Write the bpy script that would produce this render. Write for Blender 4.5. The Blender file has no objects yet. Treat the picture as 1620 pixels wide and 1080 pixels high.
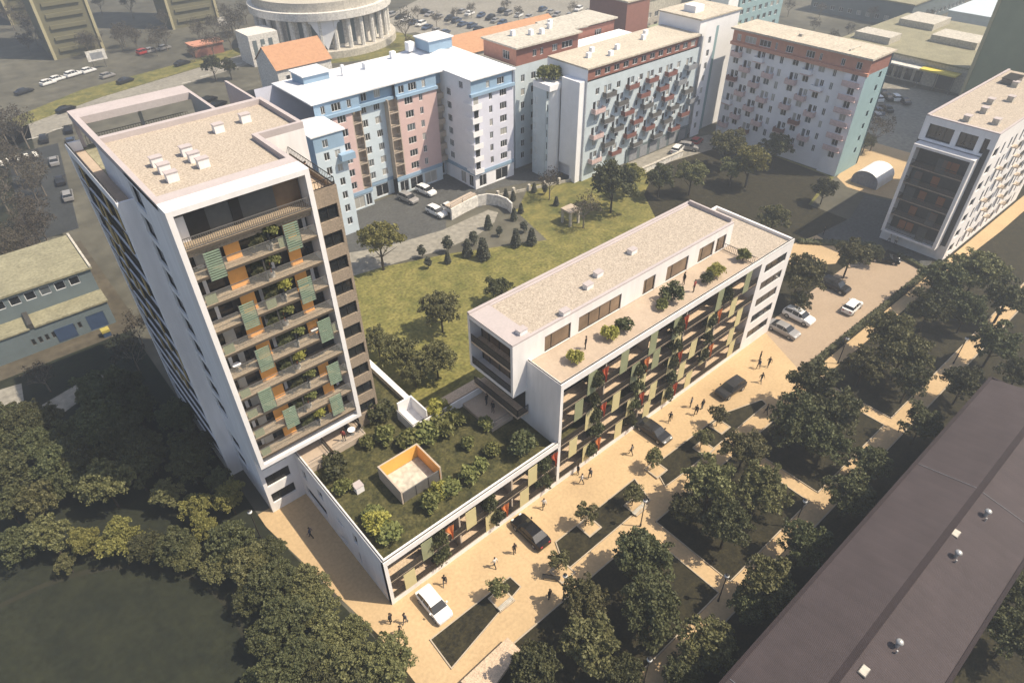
import bpy, bmesh, math, random
import numpy as np
from mathutils import Vector, Matrix

# ------------------------------------------------------------------ camera, world, sun, exposure
S = bpy.context.scene
COL = S.collection
CAM_R = Vector((0.7562, -0.6542, -0.0088)); CAM_U = Vector((0.4183, 0.4731, 0.7754)); CAM_F = Vector((0.5031, 0.5900, -0.6315))
CAM_C = Vector((-12.888, -33.332, 60.0)); FPX = 1051.18
cam = bpy.data.cameras.new('camera'); camo = bpy.data.objects.new('camera', cam); COL.objects.link(camo)
R3 = Matrix((CAM_R, CAM_U, -CAM_F)).transposed()
camo.matrix_world = Matrix.Translation(CAM_C) @ R3.to_4x4()
cam.sensor_width = 36; cam.lens = 36 * FPX / 1620; cam.clip_end = 3000; cam.clip_start = 1
S.camera = camo

SUN = Vector((0.454, -0.5, 1.0)).normalized()
elev = math.asin(SUN.z); azim = math.atan2(SUN.x, SUN.y)
w = bpy.data.worlds.new('World'); S.world = w; w.use_nodes = True
nt = w.node_tree; bg = nt.nodes['Background']
sky = nt.nodes.new('ShaderNodeTexSky'); sky.sky_type = 'NISHITA'; sky.sun_disc = False
sky.sun_elevation = elev; sky.sun_rotation = azim; sky.dust_density = 2.5; sky.air_density = 1.0; sky.ozone_density = 1.0
nt.links.new(sky.outputs[0], bg.inputs[0]); bg.inputs[1].default_value = 0.10
sl = bpy.data.lights.new('sun', 'SUN'); sl.energy = 4.5; sl.angle = math.radians(0.5); sl.color = (1.0, 0.87, 0.68)
so = bpy.data.objects.new('sun', sl); COL.objects.link(so)
so.rotation_euler = SUN.to_track_quat('Z', 'Y').to_euler(); so.location = SUN * 300
S.view_settings.view_transform = 'Standard'; S.view_settings.look = 'None'; S.view_settings.gamma = 1
S.view_settings.exposure = 0.72
S.cycles.max_bounces = 6; S.cycles.transparent_max_bounces = 12

# ------------------------------------------------------------------ helpers
rnd = random.Random(7)
def at(px, py, z=0.0):
    """point of the photograph -> place on the level z"""
    d = CAM_F + CAM_R * ((px - 810) / FPX) - CAM_U * ((py - 540) / FPX)
    return CAM_C + d * ((z - CAM_C.z) / d.z)
def dist(p): return (Vector(p) - CAM_C).dot(CAM_F)

def tag(o, label=None, cat=None, group=None, kind=None):
    if label: o['label'] = label
    if cat: o['category'] = cat
    if group: o['group'] = group
    if kind: o['kind'] = kind
    return o
def empty(name, loc, label, cat, group=None, rz=0):
    o = bpy.data.objects.new(name, None); COL.objects.link(o); o.location = loc; o.rotation_euler = (0, 0, rz)
    o.empty_display_size = .3
    return tag(o, label, cat, group)

class MB:
    def __init__(s): s.v = []; s.f = []; s.m = []
    def quad(s, a, b, c, d, m=0):
        i = len(s.v); s.v += [tuple(a), tuple(b), tuple(c), tuple(d)]; s.f.append((i, i+1, i+2, i+3)); s.m.append(m)
    def poly(s, pts, m=0):
        i = len(s.v); s.v += [tuple(p) for p in pts]; s.f.append(tuple(range(i, i+len(pts)))); s.m.append(m)
    def box(s, x0, x1, y0, y1, z0, z1, m=0):
        if x0 > x1: x0, x1 = x1, x0
        if y0 > y1: y0, y1 = y1, y0
        i = len(s.v)
        s.v += [(x0,y0,z0),(x1,y0,z0),(x1,y1,z0),(x0,y1,z0),(x0,y0,z1),(x1,y0,z1),(x1,y1,z1),(x0,y1,z1)]
        for f in ((0,3,2,1),(4,5,6,7),(0,1,5,4),(1,2,6,5),(2,3,7,6),(3,0,4,7)):
            s.f.append(tuple(i+k for k in f)); s.m.append(m)
        return s
    def prism(s, pts, z0, z1, m=0):
        a = sum(pts[i][0]*pts[(i+1)%len(pts)][1]-pts[(i+1)%len(pts)][0]*pts[i][1] for i in range(len(pts)))
        if a < 0: pts = pts[::-1]
        n = len(pts); i = len(s.v)
        s.v += [(p[0],p[1],z0) for p in pts] + [(p[0],p[1],z1) for p in pts]
        s.f.append(tuple(i+n+k for k in range(n))); s.m.append(m)
        s.f.append(tuple(i+n-1-k for k in range(n))); s.m.append(m)
        for k in range(n):
            s.f.append((i+k, i+(k+1)%n, i+n+(k+1)%n, i+n+k)); s.m.append(m)
        return s
    def cyl(s, x, y, z0, z1, r0, r1=None, n=12, m=0):
        r1 = r0 if r1 is None else r1
        i = len(s.v)
        for k in range(n):
            a = 2*math.pi*k/n; s.v.append((x+r0*math.cos(a), y+r0*math.sin(a), z0))
        for k in range(n):
            a = 2*math.pi*k/n; s.v.append((x+r1*math.cos(a), y+r1*math.sin(a), z1))
        for k in range(n): s.f.append((i+k, i+(k+1)%n, i+n+(k+1)%n, i+n+k)); s.m.append(m)
        s.f.append(tuple(i+n+k for k in range(n))); s.m.append(m); s.f.append(tuple(i+n-1-k for k in range(n))); s.m.append(m)
        return s
    def tube(s, p0, p1, r0, r1=None, n=6, m=0):
        r1 = r0 if r1 is None else r1
        p0 = Vector(p0); p1 = Vector(p1); d = (p1-p0).normalized()
        a = d.orthogonal().normalized(); b = d.cross(a); i = len(s.v)
        for p, r in ((p0, r0), (p1, r1)):
            for k in range(n):
                t = 2*math.pi*k/n; s.v.append(tuple(p + a*(r*math.cos(t)) + b*(r*math.sin(t))))
        for k in range(n): s.f.append((i+k, i+(k+1)%n, i+n+(k+1)%n, i+n+k)); s.m.append(m)
        s.f.append(tuple(i+n+k for k in range(n))); s.m.append(m); s.f.append(tuple(i+n-1-k for k in range(n))); s.m.append(m)
        return s
    def sphere(s, c, rx, ry=None, rz=None, n=12, h=8, m=0):
        ry = ry or rx; rz = rz or rx; i = len(s.v)
        for j in range(h+1):
            t = math.pi*j/h
            for k in range(n):
                a = 2*math.pi*k/n
                s.v.append((c[0]+rx*math.sin(t)*math.cos(a), c[1]+ry*math.sin(t)*math.sin(a), c[2]+rz*math.cos(t)))
        for j in range(h):
            for k in range(n):
                s.f.append((i+j*n+k, i+(j+1)*n+k, i+(j+1)*n+(k+1)%n, i+j*n+(k+1)%n)); s.m.append(m)
        return s
    def wall(s, ox, oy, face, L, z0, z1, ops=(), depth=.2, m=0):
        """vertical wall sheet with real openings and reveals; face '-Y': u runs along +X, face '-X': u runs along -Y"""
        if face == '-Y': P = lambda u, z, d: (ox+u, oy+d, z)
        elif face == '-X': P = lambda u, z, d: (ox+d, oy-u, z)
        elif face == '+X': P = lambda u, z, d: (ox-d, oy+u, z)
        us = sorted({0.0, L, *[o[0] for o in ops], *[o[1] for o in ops]}); zs = sorted({z0, z1, *[o[2] for o in ops], *[o[3] for o in ops]})
        for a, b in zip(zs[:-1], zs[1:]):
            zc = (a+b)/2; start = None
            for u0, u1 in zip(us[:-1], us[1:]):
                uc = (u0+u1)/2
                op = any(o[0] < uc < o[1] and o[2] < zc < o[3] for o in ops)
                if op:
                    if start is not None: s.quad(P(start,a,0),P(u0,a,0),P(u0,b,0),P(start,b,0),m); start = None
                elif start is None: start = u0
            if start is not None: s.quad(P(start,a,0),P(L,a,0),P(L,b,0),P(start,b,0),m)
        for u0, u1, a, b in ops:
            s.quad(P(u0,a,0),P(u0,a,depth),P(u0,b,depth),P(u0,b,0),m); s.quad(P(u1,a,depth),P(u1,a,0),P(u1,b,0),P(u1,b,depth),m)
            s.quad(P(u0,a,0),P(u1,a,0),P(u1,a,depth),P(u0,a,depth),m); s.quad(P(u0,b,depth),P(u1,b,depth),P(u1,b,0),P(u0,b,0),m)
        return s
    def mesh(s, name, mats, origin=(0,0,0), smooth=False):
        me = bpy.data.meshes.new(name)
        o = Vector(origin)
        me.from_pydata([(x-o.x, y-o.y, z-o.z) for x, y, z in s.v], [], s.f)
        if not isinstance(mats, (list, tuple)): mats = [mats]
        for mm in mats: me.materials.append(mm)
        if len(mats) > 1: me.polygons.foreach_set('material_index', s.m)
        if smooth: me.polygons.foreach_set('use_smooth', [True]*len(me.polygons))
        me.update(); return me
    def build(s, name, mats, parent=None, smooth=False):
        org = (0,0,0)
        if parent is not None:
            org = Vector(parent.location)
            p = parent.parent
            while p is not None: org = org + p.location; p = p.parent
        o = bpy.data.objects.new(name, s.mesh(name, mats, org, smooth)); COL.objects.link(o)
        if parent is not None: o.parent = parent
        return o
def link(name, me, parent=None, loc=(0,0,0), rz=0):
    o = bpy.data.objects.new(name, me); COL.objects.link(o); o.location = loc; o.rotation_euler = (0,0,rz)
    if parent is not None: o.parent = parent
    return o
def copy_tree(o, parent=None):
    c = o.copy(); COL.objects.link(c)
    if parent is not None: c.parent = parent
    for ch in list(o.children): copy_tree(ch, c)
    return c
def wpos(o):
    p = Vector(o.location); q = o.parent
    while q is not None: p = p + q.location; q = q.parent
    return p

# ------------------------------------------------------------------ materials
M = {}
def mat(name, col, rough=.8, var=.12, scale=3.0, bump=0.0, metal=0.0, spec=.35, col2=None, detail=6, scale2=None, objvar=0.0, transl=0.0, stretch=None, amp=.25):
    m = bpy.data.materials.new(name); m.use_nodes = True; n = m.node_tree.nodes; l = m.node_tree.links
    p = n['Principled BSDF']; p.inputs['Roughness'].default_value = rough; p.inputs['Metallic'].default_value = metal
    p.inputs['Specular IOR Level'].default_value = spec
    tc = n.new('ShaderNodeTexCoord'); src = tc.outputs['Object']
    if stretch:
        mp = n.new('ShaderNodeMapping'); mp.inputs['Scale'].default_value = stretch; l.new(src, mp.inputs[0]); src = mp.outputs[0]
    nz = n.new('ShaderNodeTexNoise'); nz.inputs['Scale'].default_value = scale; nz.inputs['Detail'].default_value = detail; nz.inputs['Roughness'].default_value = .65
    l.new(src, nz.inputs['Vector'])
    r = n.new('ShaderNodeValToRGB')
    c2 = col2 or tuple(min(1, c*(1+var)) for c in col); c1 = col if col2 else tuple(c*(1-var) for c in col)
    r.color_ramp.elements[0].position = .3; r.color_ramp.elements[1].position = .7
    r.color_ramp.elements[0].color = (*c1, 1); r.color_ramp.elements[1].color = (*c2, 1)
    l.new(nz.outputs[0], r.inputs[0]); out = r.outputs[0]
    if scale2:
        n2 = n.new('ShaderNodeTexNoise'); n2.inputs['Scale'].default_value = scale2; n2.inputs['Detail'].default_value = 3
        l.new(src, n2.inputs['Vector'])
        mr = n.new('ShaderNodeMapRange'); mr.inputs[1].default_value = .3; mr.inputs[2].default_value = .7; mr.inputs[3].default_value = 1-amp; mr.inputs[4].default_value = 1+amp*.85
        l.new(n2.outputs[0], mr.inputs[0])
        mx = n.new('ShaderNodeMix'); mx.data_type = 'RGBA'; mx.blend_type = 'MULTIPLY'; mx.inputs[0].default_value = 1
        l.new(out, mx.inputs[6]); l.new(mr.outputs[0], mx.inputs[7]); out = mx.outputs[2]
    if objvar:
        oi = n.new('ShaderNodeObjectInfo'); hs = n.new('ShaderNodeHueSaturation')
        m1 = n.new('ShaderNodeMapRange'); m1.inputs[3].default_value = 1-objvar; m1.inputs[4].default_value = 1+objvar
        l.new(oi.outputs['Random'], m1.inputs[0]); l.new(m1.outputs[0], hs.inputs['Value'])
        m2 = n.new('ShaderNodeMapRange'); m2.inputs[3].default_value = .5-objvar*.06; m2.inputs[4].default_value = .5+objvar*.06
        l.new(oi.outputs['Random'], m2.inputs[0]); l.new(m2.outputs[0], hs.inputs['Hue'])
        l.new(out, hs.inputs['Color']); out = hs.outputs[0]
    l.new(out, p.inputs['Base Color'])
    if bump:
        b = n.new('ShaderNodeBump'); b.inputs['Strength'].default_value = bump; b.inputs['Distance'].default_value = .1
        l.new(nz.outputs[0], b.inputs['Height']); l.new(b.outputs[0], p.inputs['Normal'])
    if transl:
        t = n.new('ShaderNodeBsdfTranslucent'); l.new(out, t.inputs[0])
        ms = n.new('ShaderNodeMixShader'); ms.inputs[0].default_value = transl
        l.new(p.outputs[0], ms.inputs[1]); l.new(t.outputs[0], ms.inputs[2]); l.new(ms.outputs[0], n['Material Output'].inputs[0])
    M[name] = m; return m
def clearmat(name, col, alpha, rough=.05, spec=.5):
    m = bpy.data.materials.new(name); m.use_nodes = True; n = m.node_tree.nodes; l = m.node_tree.links
    p = n['Principled BSDF']; p.inputs['Base Color'].default_value = (*col, 1); p.inputs['Roughness'].default_value = rough
    p.inputs['Specular IOR Level'].default_value = spec
    nz = n.new('ShaderNodeTexNoise'); nz.inputs['Scale'].default_value = 2.0
    mr = n.new('ShaderNodeMapRange'); mr.inputs[3].default_value = alpha*.8; mr.inputs[4].default_value = min(1, alpha*1.2)
    l.new(nz.outputs[0], mr.inputs[0])
    t = n.new('ShaderNodeBsdfTransparent'); t.inputs[0].default_value = (1,1,1,1)
    ms = n.new('ShaderNodeMixShader'); l.new(mr.outputs[0], ms.inputs[0])
    l.new(t.outputs[0], ms.inputs[1]); l.new(p.outputs[0], ms.inputs[2]); l.new(ms.outputs[0], n['Material Output'].inputs[0])
    M[name] = m; return m

mat('white_plaster', (.72,.70,.69), .85, .05, .5, scale2=1.6, amp=.06, stretch=(1,1,.18))
mat('grey_plaster', (.76,.75,.75), .85, .06, .5, scale2=1.6, amp=.06, stretch=(1,1,.18))
mat('lilac_coping', (.41,.365,.36), .8, .06, .6, scale2=4, amp=.05)
mat('white_frame', (.72,.70,.69), .6, .04, .6, scale2=1.4, amp=.05, stretch=(1,1,.2))
mat('roof_gravel', (.31,.262,.21), .95, 0, 4.0, .3, col2=(.455,.395,.325), scale2=7, amp=.34)
mat('terrace_paving', (.40,.32,.245), .85, .08, .8, scale2=5, amp=.08)
mat('court_green', (.035,.10,.06), .9, .2, .8)
mat('brown_cladding', (.255,.205,.155), .8, .08, 1.5, scale2=6)
mat('balcony_floor', (.20,.155,.11), .85, .0, 5, .2, col2=(.36,.29,.205), scale2=9)
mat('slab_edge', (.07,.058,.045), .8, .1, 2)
mat('loggia_floor', (.50,.385,.275), .8, .12, 2.0, scale2=8)
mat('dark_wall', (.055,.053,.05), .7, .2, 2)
mat('slate_wall', (.085,.088,.085), .7, .12, 2)
mat('dark_metal', (.022,.021,.02), .5, .2, 4)
mat('mid_metal', (.12,.115,.11), .5, .15, 4)
mat('glass_pane', (.018,.02,.022), .07, .3, .35, spec=.6)
mat('warm_pane', (.16,.11,.07), .09, .5, .25, spec=.6)
mat('white_sash', (.62,.62,.62), .6, .05, 3)
mat('orange_panel', (.78,.37,.10), .7, .08, 2)
mat('rust_fabric', (.36,.065,.025), .8, .2, 3)
mat('orange_fabric', (.50,.16,.05), .8, .2, 3)
mat('pale_panel', (.60,.53,.29), .55, .06, .8, transl=.15)
mat('sage_panel', (.28,.30,.18), .5, .1, .8, transl=.15)
mat('green_slat', (.20,.265,.195), .6, .15, 3)
mat('gold_shutter', (.40,.29,.12), .6, .1, 2)
clearmat('railing_glass', (.45,.45,.42), .10)
mat('grass', (.055,.07,.02), .95, 0, .35, .4, col2=(.215,.185,.055), scale2=1.6)
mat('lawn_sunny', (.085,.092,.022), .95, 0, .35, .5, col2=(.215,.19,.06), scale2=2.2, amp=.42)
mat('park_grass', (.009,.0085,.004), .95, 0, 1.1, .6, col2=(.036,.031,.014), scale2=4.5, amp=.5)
mat('roof_grass', (.018,.022,.007), .95, 0, 1.2, .6, col2=(.095,.086,.032), scale2=5, amp=.5)
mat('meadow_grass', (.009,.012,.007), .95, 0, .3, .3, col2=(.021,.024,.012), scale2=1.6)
mat('bare_soil', (.055,.048,.034), .95, 0, .12, .3, col2=(.10,.085,.06), scale2=.9)
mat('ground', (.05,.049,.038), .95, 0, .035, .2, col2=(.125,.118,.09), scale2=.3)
mat('plaza', (.45,.325,.185), .9, .13, .10, .1, scale2=3.2, amp=.09)
mat('parking_paving', (.34,.26,.185), .9, .06, .4, .1, scale2=3, amp=.08)
mat('asphalt', (.07,.072,.07), .9, .2, .25, scale2=2)
mat('asphalt_pale', (.24,.225,.19), .9, .14, .12, scale2=1.2)
mat('asphalt_dark', (.032,.036,.038), .9, .2, .25, scale2=2)
mat('kerb', (.40,.34,.26), .9, .1, 2)
mat('road_paint', (.66,.65,.6), .8, .1, 1)
mat('pale_pink', (.58,.42,.395), .85, .06, .5)  # pink, blue and lavender facade tones paled, distance haze put into the colour
mat('pale_blue', (.52,.60,.66), .85, .06, .5)
mat('sky_blue', (.25,.36,.48), .8, .08, .5)
mat('lavender', (.62,.63,.73), .85, .06, .5)
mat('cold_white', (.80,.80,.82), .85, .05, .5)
mat('pale_roof', (.68,.69,.71), .7, .08, .12, scale2=1.0, amp=.12, stretch=(1,.25,1))
mat('curtain_pane', (.36,.35,.32), .4, .15, .6)
mat('grey_pane', (.10,.115,.125), .15, .3, .5)
mat('dull_yellow', (.36,.30,.08), .7, .1, 1)
mat('beige_column', (.42,.35,.28), .85, .08, 1)
mat('beige_roof', (.47,.42,.34), .95, .1, .3, scale2=2.5)
mat('red_brown', (.25,.11,.085), .85, .12, 1.2)  # red, orange, teal and aqua tones also paled to carry distance haze
mat('brick_orange', (.50,.24,.165), .85, .1, 1.2)
mat('teal_wall', (.25,.37,.40), .85, .08, .5)
mat('aqua_wall', (.50,.57,.61), .85, .08, .5)
mat('brown_balcony', (.20,.085,.07), .8, .2, 2)
mat('grey_balcony', (.24,.25,.27), .8, .2, 2)
mat('rose_balcony', (.58,.43,.41), .8, .2, 2)
mat('stone_pale', (.46,.43,.37), .85, .06, .3, scale2=2)
mat('stone_shell', (.62,.60,.56), .85, .06, .3, scale2=2)
mat('tile_orange', (.42,.23,.13), .85, .15, 1.5)  # tile colour paled to carry distance haze too
mat('olive_facade', (.25,.28,.18), .85, .1, .3)
mat('olive_dark', (.20,.225,.155), .85, .1, .3)
mat('tan_facade', (.15,.14,.085), .85, .1, .2)
mat('tan_light', (.40,.36,.22), .85, .1, .2)
mat('flat_roof_old', (.24,.225,.15), .95, .2, .4, scale2=2.5)
mat('bluegrey_wall', (.12,.15,.16), .85, .1, .5)
mat('blue_door', (.04,.065,.12), .6, .1, 1)
mat('yellow_canopy', (.72,.58,.10), .7, .08, 1)
mat('vent_metal', (.40,.40,.39), .35, .1, 4, metal=.4)
mat('car_white', (.72,.72,.71), .25, .03, 2, spec=.6)
mat('car_black', (.006,.006,.007), .25, .1, 2, spec=.35)
mat('car_silver', (.33,.32,.31), .3, .05, 2, spec=.6, metal=.3)
mat('car_grey', (.022,.022,.024), .25, .1, 2, spec=.4)
mat('car_red', (.34,.03,.025), .3, .05, 2, spec=.6)
mat('car_blue', (.05,.075,.13), .3, .05, 2, spec=.6)
mat('tyre', (.012,.012,.012), .9, .1, 5)
mat('lamp_glass', (.75,.75,.72), .3, .03, 3)
mat('tail_red', (.4,.02,.02), .3, .05, 3)
mat('skin', (.42,.25,.17), .7, .06, 8)
mat('hair', (.02,.015,.012), .8, .2, 12)
mat('cloth_black', (.016,.016,.018), .9, .2, 12)
mat('cloth_white', (.6,.58,.55), .9, .06, 12)
mat('cloth_grey', (.10,.10,.11), .9, .2, 12)
mat('cloth_blue', (.04,.06,.11), .9, .2, 12)
mat('cloth_red', (.25,.05,.04), .9, .2, 12)
mat('bark', (.05,.038,.027), .9, .2, 5)
mat('bark_pale', (.17,.145,.115), .9, .2, 5)
mat('leaf_dark', (.026,.035,.013), .65, 0, 1.5, col2=(.125,.128,.056), objvar=.28, transl=.15)
mat('leaf_olive', (.042,.050,.018), .65, 0, 1.5, col2=(.215,.205,.088), objvar=.25, transl=.18)
mat('leaf_yellow', (.085,.088,.024), .7, 0, 1.5, col2=(.29,.265,.085), objvar=.15, transl=.25)
mat('leaf_brown', (.042,.037,.027), .8, 0, 1.3, col2=(.085,.07,.05), objvar=.2)
mat('leaf_lime', (.26,.27,.05), .7, 0, 2, col2=(.46,.42,.12), objvar=.1, transl=.3)
mat('leaf_roof', (.060,.080,.022), .7, 0, 2, col2=(.27,.27,.095), objvar=.2, transl=.25)
mat('leaf_conifer', (.055,.062,.045), .8, 0, 2, col2=(.115,.12,.085), objvar=.15)
# corrugated roof: fine ribs by wave texture
def ribbed(name, col, scale):
    m = mat(name, col, .75, .10, .08, scale2=.5, amp=.10); n = m.node_tree.nodes; l = m.node_tree.links
    wv = n.new('ShaderNodeTexWave'); wv.inputs['Scale'].default_value = scale; wv.inputs['Distortion'].default_value = .4; wv.bands_direction = 'X'
    tc = [x for x in n if x.type == 'TEX_COORD'][0]; l.new(tc.outputs['Object'], wv.inputs['Vector'])
    b = n.new('ShaderNodeBump'); b.inputs['Strength'].default_value = .55; b.inputs['Distance'].default_value = .12
    l.new(wv.outputs['Fac'], b.inputs['Height']); l.new(b.outputs[0], n['Principled BSDF'].inputs['Normal'])
    w2 = n.new('ShaderNodeTexWave'); w2.inputs['Scale'].default_value = .28; w2.inputs['Distortion'].default_value = .6; w2.wave_profile = 'SAW'; l.new(tc.outputs['Object'], w2.inputs['Vector'])
    mr = n.new('ShaderNodeMapRange'); mr.inputs[3].default_value = .95; mr.inputs[4].default_value = 1.04; l.new(w2.outputs['Fac'], mr.inputs[0])
    mx = n.new('ShaderNodeMix'); mx.data_type = 'RGBA'; mx.blend_type = 'MULTIPLY'; mx.inputs[0].default_value = 1
    src = n['Principled BSDF'].inputs['Base Color'].links[0].from_socket; l.new(src, mx.inputs[6]); l.new(mr.outputs[0], mx.inputs[7]); l.new(mx.outputs[2], n['Principled BSDF'].inputs['Base Color'])
    return m
ribbed('ribbed_roof', (.064,.050,.052), 3.0)
ribbed('ribbed_dark', (.028,.019,.021), 3.0)  # darker tone for the ridge cap and gutters

# ------------------------------------------------------------------ the ground and what is laid on it
def sheet(name, pts, z, m, kind='structure'):
    b = MB(); a = sum(pts[i][0]*pts[(i+1)%len(pts)][1]-pts[(i+1)%len(pts)][0]*pts[i][1] for i in range(len(pts)))
    if a < 0: pts = pts[::-1]
    b.poly([(p[0], p[1], z) for p in pts])
    return tag(b.build(name, M[m]), kind=kind)
def rect(x0, x1, y0, y1): return [(x0,y0),(x1,y0),(x1,y1),(x0,y1)]
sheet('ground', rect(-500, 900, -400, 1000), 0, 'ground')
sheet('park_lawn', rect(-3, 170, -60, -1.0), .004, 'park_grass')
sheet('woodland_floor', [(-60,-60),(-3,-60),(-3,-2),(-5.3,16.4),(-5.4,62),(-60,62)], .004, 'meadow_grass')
sheet('courtyard_soil', [(-60,62),(-4,62),(-4,95),(-60,105)], .004, 'bare_soil')
# plaza: in front of the long house, with the sub path south of the planting beds
sheet('plaza', [(-5.3,16.4),(-2.6,-1.6),(-2.4,-10.5),(62,-10.5),(62,-8.2),(59.9,-7.7),(64.2,-.1),(64.2,3),(0,3),(0,18.5),(-5.3,18.5)], .008, 'plaza')
sheet('parking_lot', [(59.9,-7.7),(96.6,-7.9),(98.2,-4.4),(98.2,1.2),(64.2,1.0)], .0085, 'parking_paving')
sheet('path', [(62,-10.5),(62,-8.9),(100,-9.0),(130,-9.0),(160,-9),(160,-11.2),(120,-11.3),(104,-10.8)], .008, 'plaza')
sheet('path', rect(24.7,26.4,-20.0,-10.5), .008, 'plaza')
sheet('path', rect(41.2,42.9,-20.0,-10.5), .008, 'plaza')
sheet('path', rect(58.6,60.2,-20.0,-10.5), .008, 'plaza')
sheet('path', rect(-2.4,150,-22.0,-20.0), .008, 'plaza')
sheet('path', [at(*p) for p in ((1250,388),(1292,372),(1335,397),(1322,417),(1285,420),(1240,425))], .013, 'plaza')
sheet('service_road', [at(*p) for p in ((1292,372),(1345,345),(1368,308),(1410,318),(1402,372),(1478,404),(1470,424),(1390,388),(1335,397))], .016, 'asphalt')
sheet('path', [at(*p) for p in ((1324,280),(1352,240),(1385,226),(1450,245),(1415,316),(1372,306),(1340,296))], .014, 'plaza')
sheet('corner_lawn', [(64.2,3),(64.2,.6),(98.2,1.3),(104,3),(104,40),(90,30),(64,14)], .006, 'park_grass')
# north lawn
sheet('north_lawn', [(13.4,13),(64,12.4),(90,13),(119,19.4),(119,48),(96,47),(86,54),(75,55),(61,52),(58,40),(42,48),(35,50.5),(27.3,53.5),(12,55),(10,24)], .004, 'lawn_sunny')
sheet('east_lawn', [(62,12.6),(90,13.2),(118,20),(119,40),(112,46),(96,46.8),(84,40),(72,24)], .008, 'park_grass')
sheet('garden_lawn', [(61.5,51.8),(58.3,40.2),(70,36.5),(84,40.5),(96,47),(86,53.8),(75,55),(70,58)], .010, 'grass')
sheet('house_forecourt', [(15,56),(33.6,56.5),(47,55),(52,61.5),(57,57),(62,62),(74,58),(76,62),(74,66),(61,72),(30,73),(15,73)], .008, 'asphalt')
sheet('ramp_road', [at(*p) for p in ((540,442),(600,424),(640,412),(705,394),(757,371),(782,352),(788,336),(772,332),(700,364),(645,380),(600,392),(540,402))], .012, 'asphalt_pale')
sheet('east_forecourt', [(92,47.5),(118,43),(118,49.5),(112,51.5),(92,51.8)], .012, 'asphalt_pale')
# round meadow bottom left with its trodden ring
c = (-28.4, 8.4); ring = [(c[0]+17.6*math.cos(a*math.pi/32), c[1]+17.6*math.sin(a*math.pi/32)) for a in range(64)]
b = MB()
for k in range(64):
    a0, a1 = k*math.pi/32, (k+1)*math.pi/32
    b.quad(*[(c[0]+r*math.cos(a), c[1]+r*math.sin(a), .012) for r, a in ((16.2,a0),(16.8,a0),(16.8,a1),(16.2,a1))])
tag(b.build('meadow_path', mat('trodden_grass',(.022,.022,.013),.95,.2,1)), kind='structure')
# streets behind
sheet('darkened_wood_floor', [at(*p) for p in ((-120,185),(45,198),(62,262),(100,372),(60,378),(-120,450))], .006, 'meadow_grass')  # dark sheet carries the left-edge vignette in its ground colour
sheet('school_yard', [at(*p) for p in ((50,650),(155,588),(172,600),(80,668))], .010, 'asphalt_pale')
sheet('school_yard', [at(*p) for p in ((-20,622),(34,606),(40,650),(-20,690))], .010, 'asphalt_pale')
sheet('road', [(-300,120),(-30,152),(20.7,172),(74.5,186),(140,175),(140,164),(74,176),(24,163),(-26,141),(-300,108)], .006, 'asphalt_pale')
sheet('road', [(74,176),(140,164),(260,120),(420,60),(420,72),(262,134),(140,178)], .005, 'asphalt_pale')
sheet('side_road', [(-12,100),(-3,100),(4,146),(-6,146)], .009, 'asphalt_dark')  # asphalt colour darkened to carry the left-edge vignette too
sheet('far_car_park', [(118,190),(118,150),(178,128),(215,150),(160,215)], .007, 'asphalt_pale')
sheet('far_green', [(70,186),(112,180),(116,160),(96,150),(72,160)], .007, 'grass')
sheet('market_car_park', [(129,23),(129,50),(180,58),(186,20),(160,10),(140,12)], .009, 'asphalt_pale')
sheet('roadside_green', [(0,163),(20,172),(72,186),(70,192),(18,182),(-2,170)], .007, 'grass')
b = MB()
for k in range(5): b.box(-8.5+k*1.7, -7.7+k*1.7, 140.5, 144.5, .0, .013)
tag(b.build('crossing_marking', M['road_paint']), kind='structure')
b = MB()
for k in range(22):
    t = k/22; x = -60+t*130; y = 143+t*30 if False else 131+ (x+60)*.375
    b.box(x, x+2.4, y-.1, y+.1, .0, .011)
tag(b.build('lane_marking', M['road_paint']), kind='structure')
# kerbs along the lawns
b = MB()
for x0, x1 in ((-2.3,24.6),(26.5,41.1),(43.0,58.5),(60.3,62)): b.box(x0,x1,-10.62,-10.5,0,.10)
for x0, x1 in ((-2.3,24.6),(26.5,41.1),(43.0,58.5),(60.3,150)): b.box(x0,x1,-19.98,-19.86,0,.10)
b.box(-2.3,150,-22.12,-22.0,0,.10)
for x in (24.6,26.4,41.1,42.9,58.5,60.2): b.box(x,x+.1,-19.85,-10.63,0,.10)
tag(b.build('kerb', M['kerb']), kind='structure')
# planting beds of the plaza, each a kerbed bed
def bed(pts, label):
    e = empty('planting_bed', (*pts[0], 0), label, 'planting bed', 'planting beds along the plaza')
    cx = sum(p[0] for p in pts)/len(pts); cy = sum(p[1] for p in pts)/len(pts)
    b = MB(); n = len(pts)
    a = sum(pts[i][0]*pts[(i+1)%n][1]-pts[(i+1)%n][0]*pts[i][1] for i in range(n))
    if a < 0: pts = pts[::-1]
    inn = []
    for i in range(n):
        p0 = Vector(pts[i-1]); p1 = Vector(pts[i]); p2 = Vector(pts[(i+1)%n])
        n1 = Vector((-(p1-p0).y, (p1-p0).x)).normalized(); n2 = Vector((-(p2-p1).y, (p2-p1).x)).normalized()
        q = (n1+n2); q = q/max(.3, q.length_squared)*2*.11; inn.append(tuple(p1+q))
    for i in range(n):
        j = (i+1)%n
        b.prism([pts[i], pts[j], inn[j], inn[i]], 0, .13)
    b.build('kerb_edge', M['kerb'], e)
    MB().prism(inn, 0, .10).build('turf', M['park_grass'], e)
    return e
bed([(.7,-5.2),(.6,-8.7),(10.6,-6.8),(10.5,-5.2)], 'wedge shaped bed of dark turf beside the white hatchback')
bed([(16.6,-5.3),(15.0,-8.5),(28.2,-8.4),(29.2,-5.2)], 'long middle bed of dark turf with two planter trees')
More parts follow.
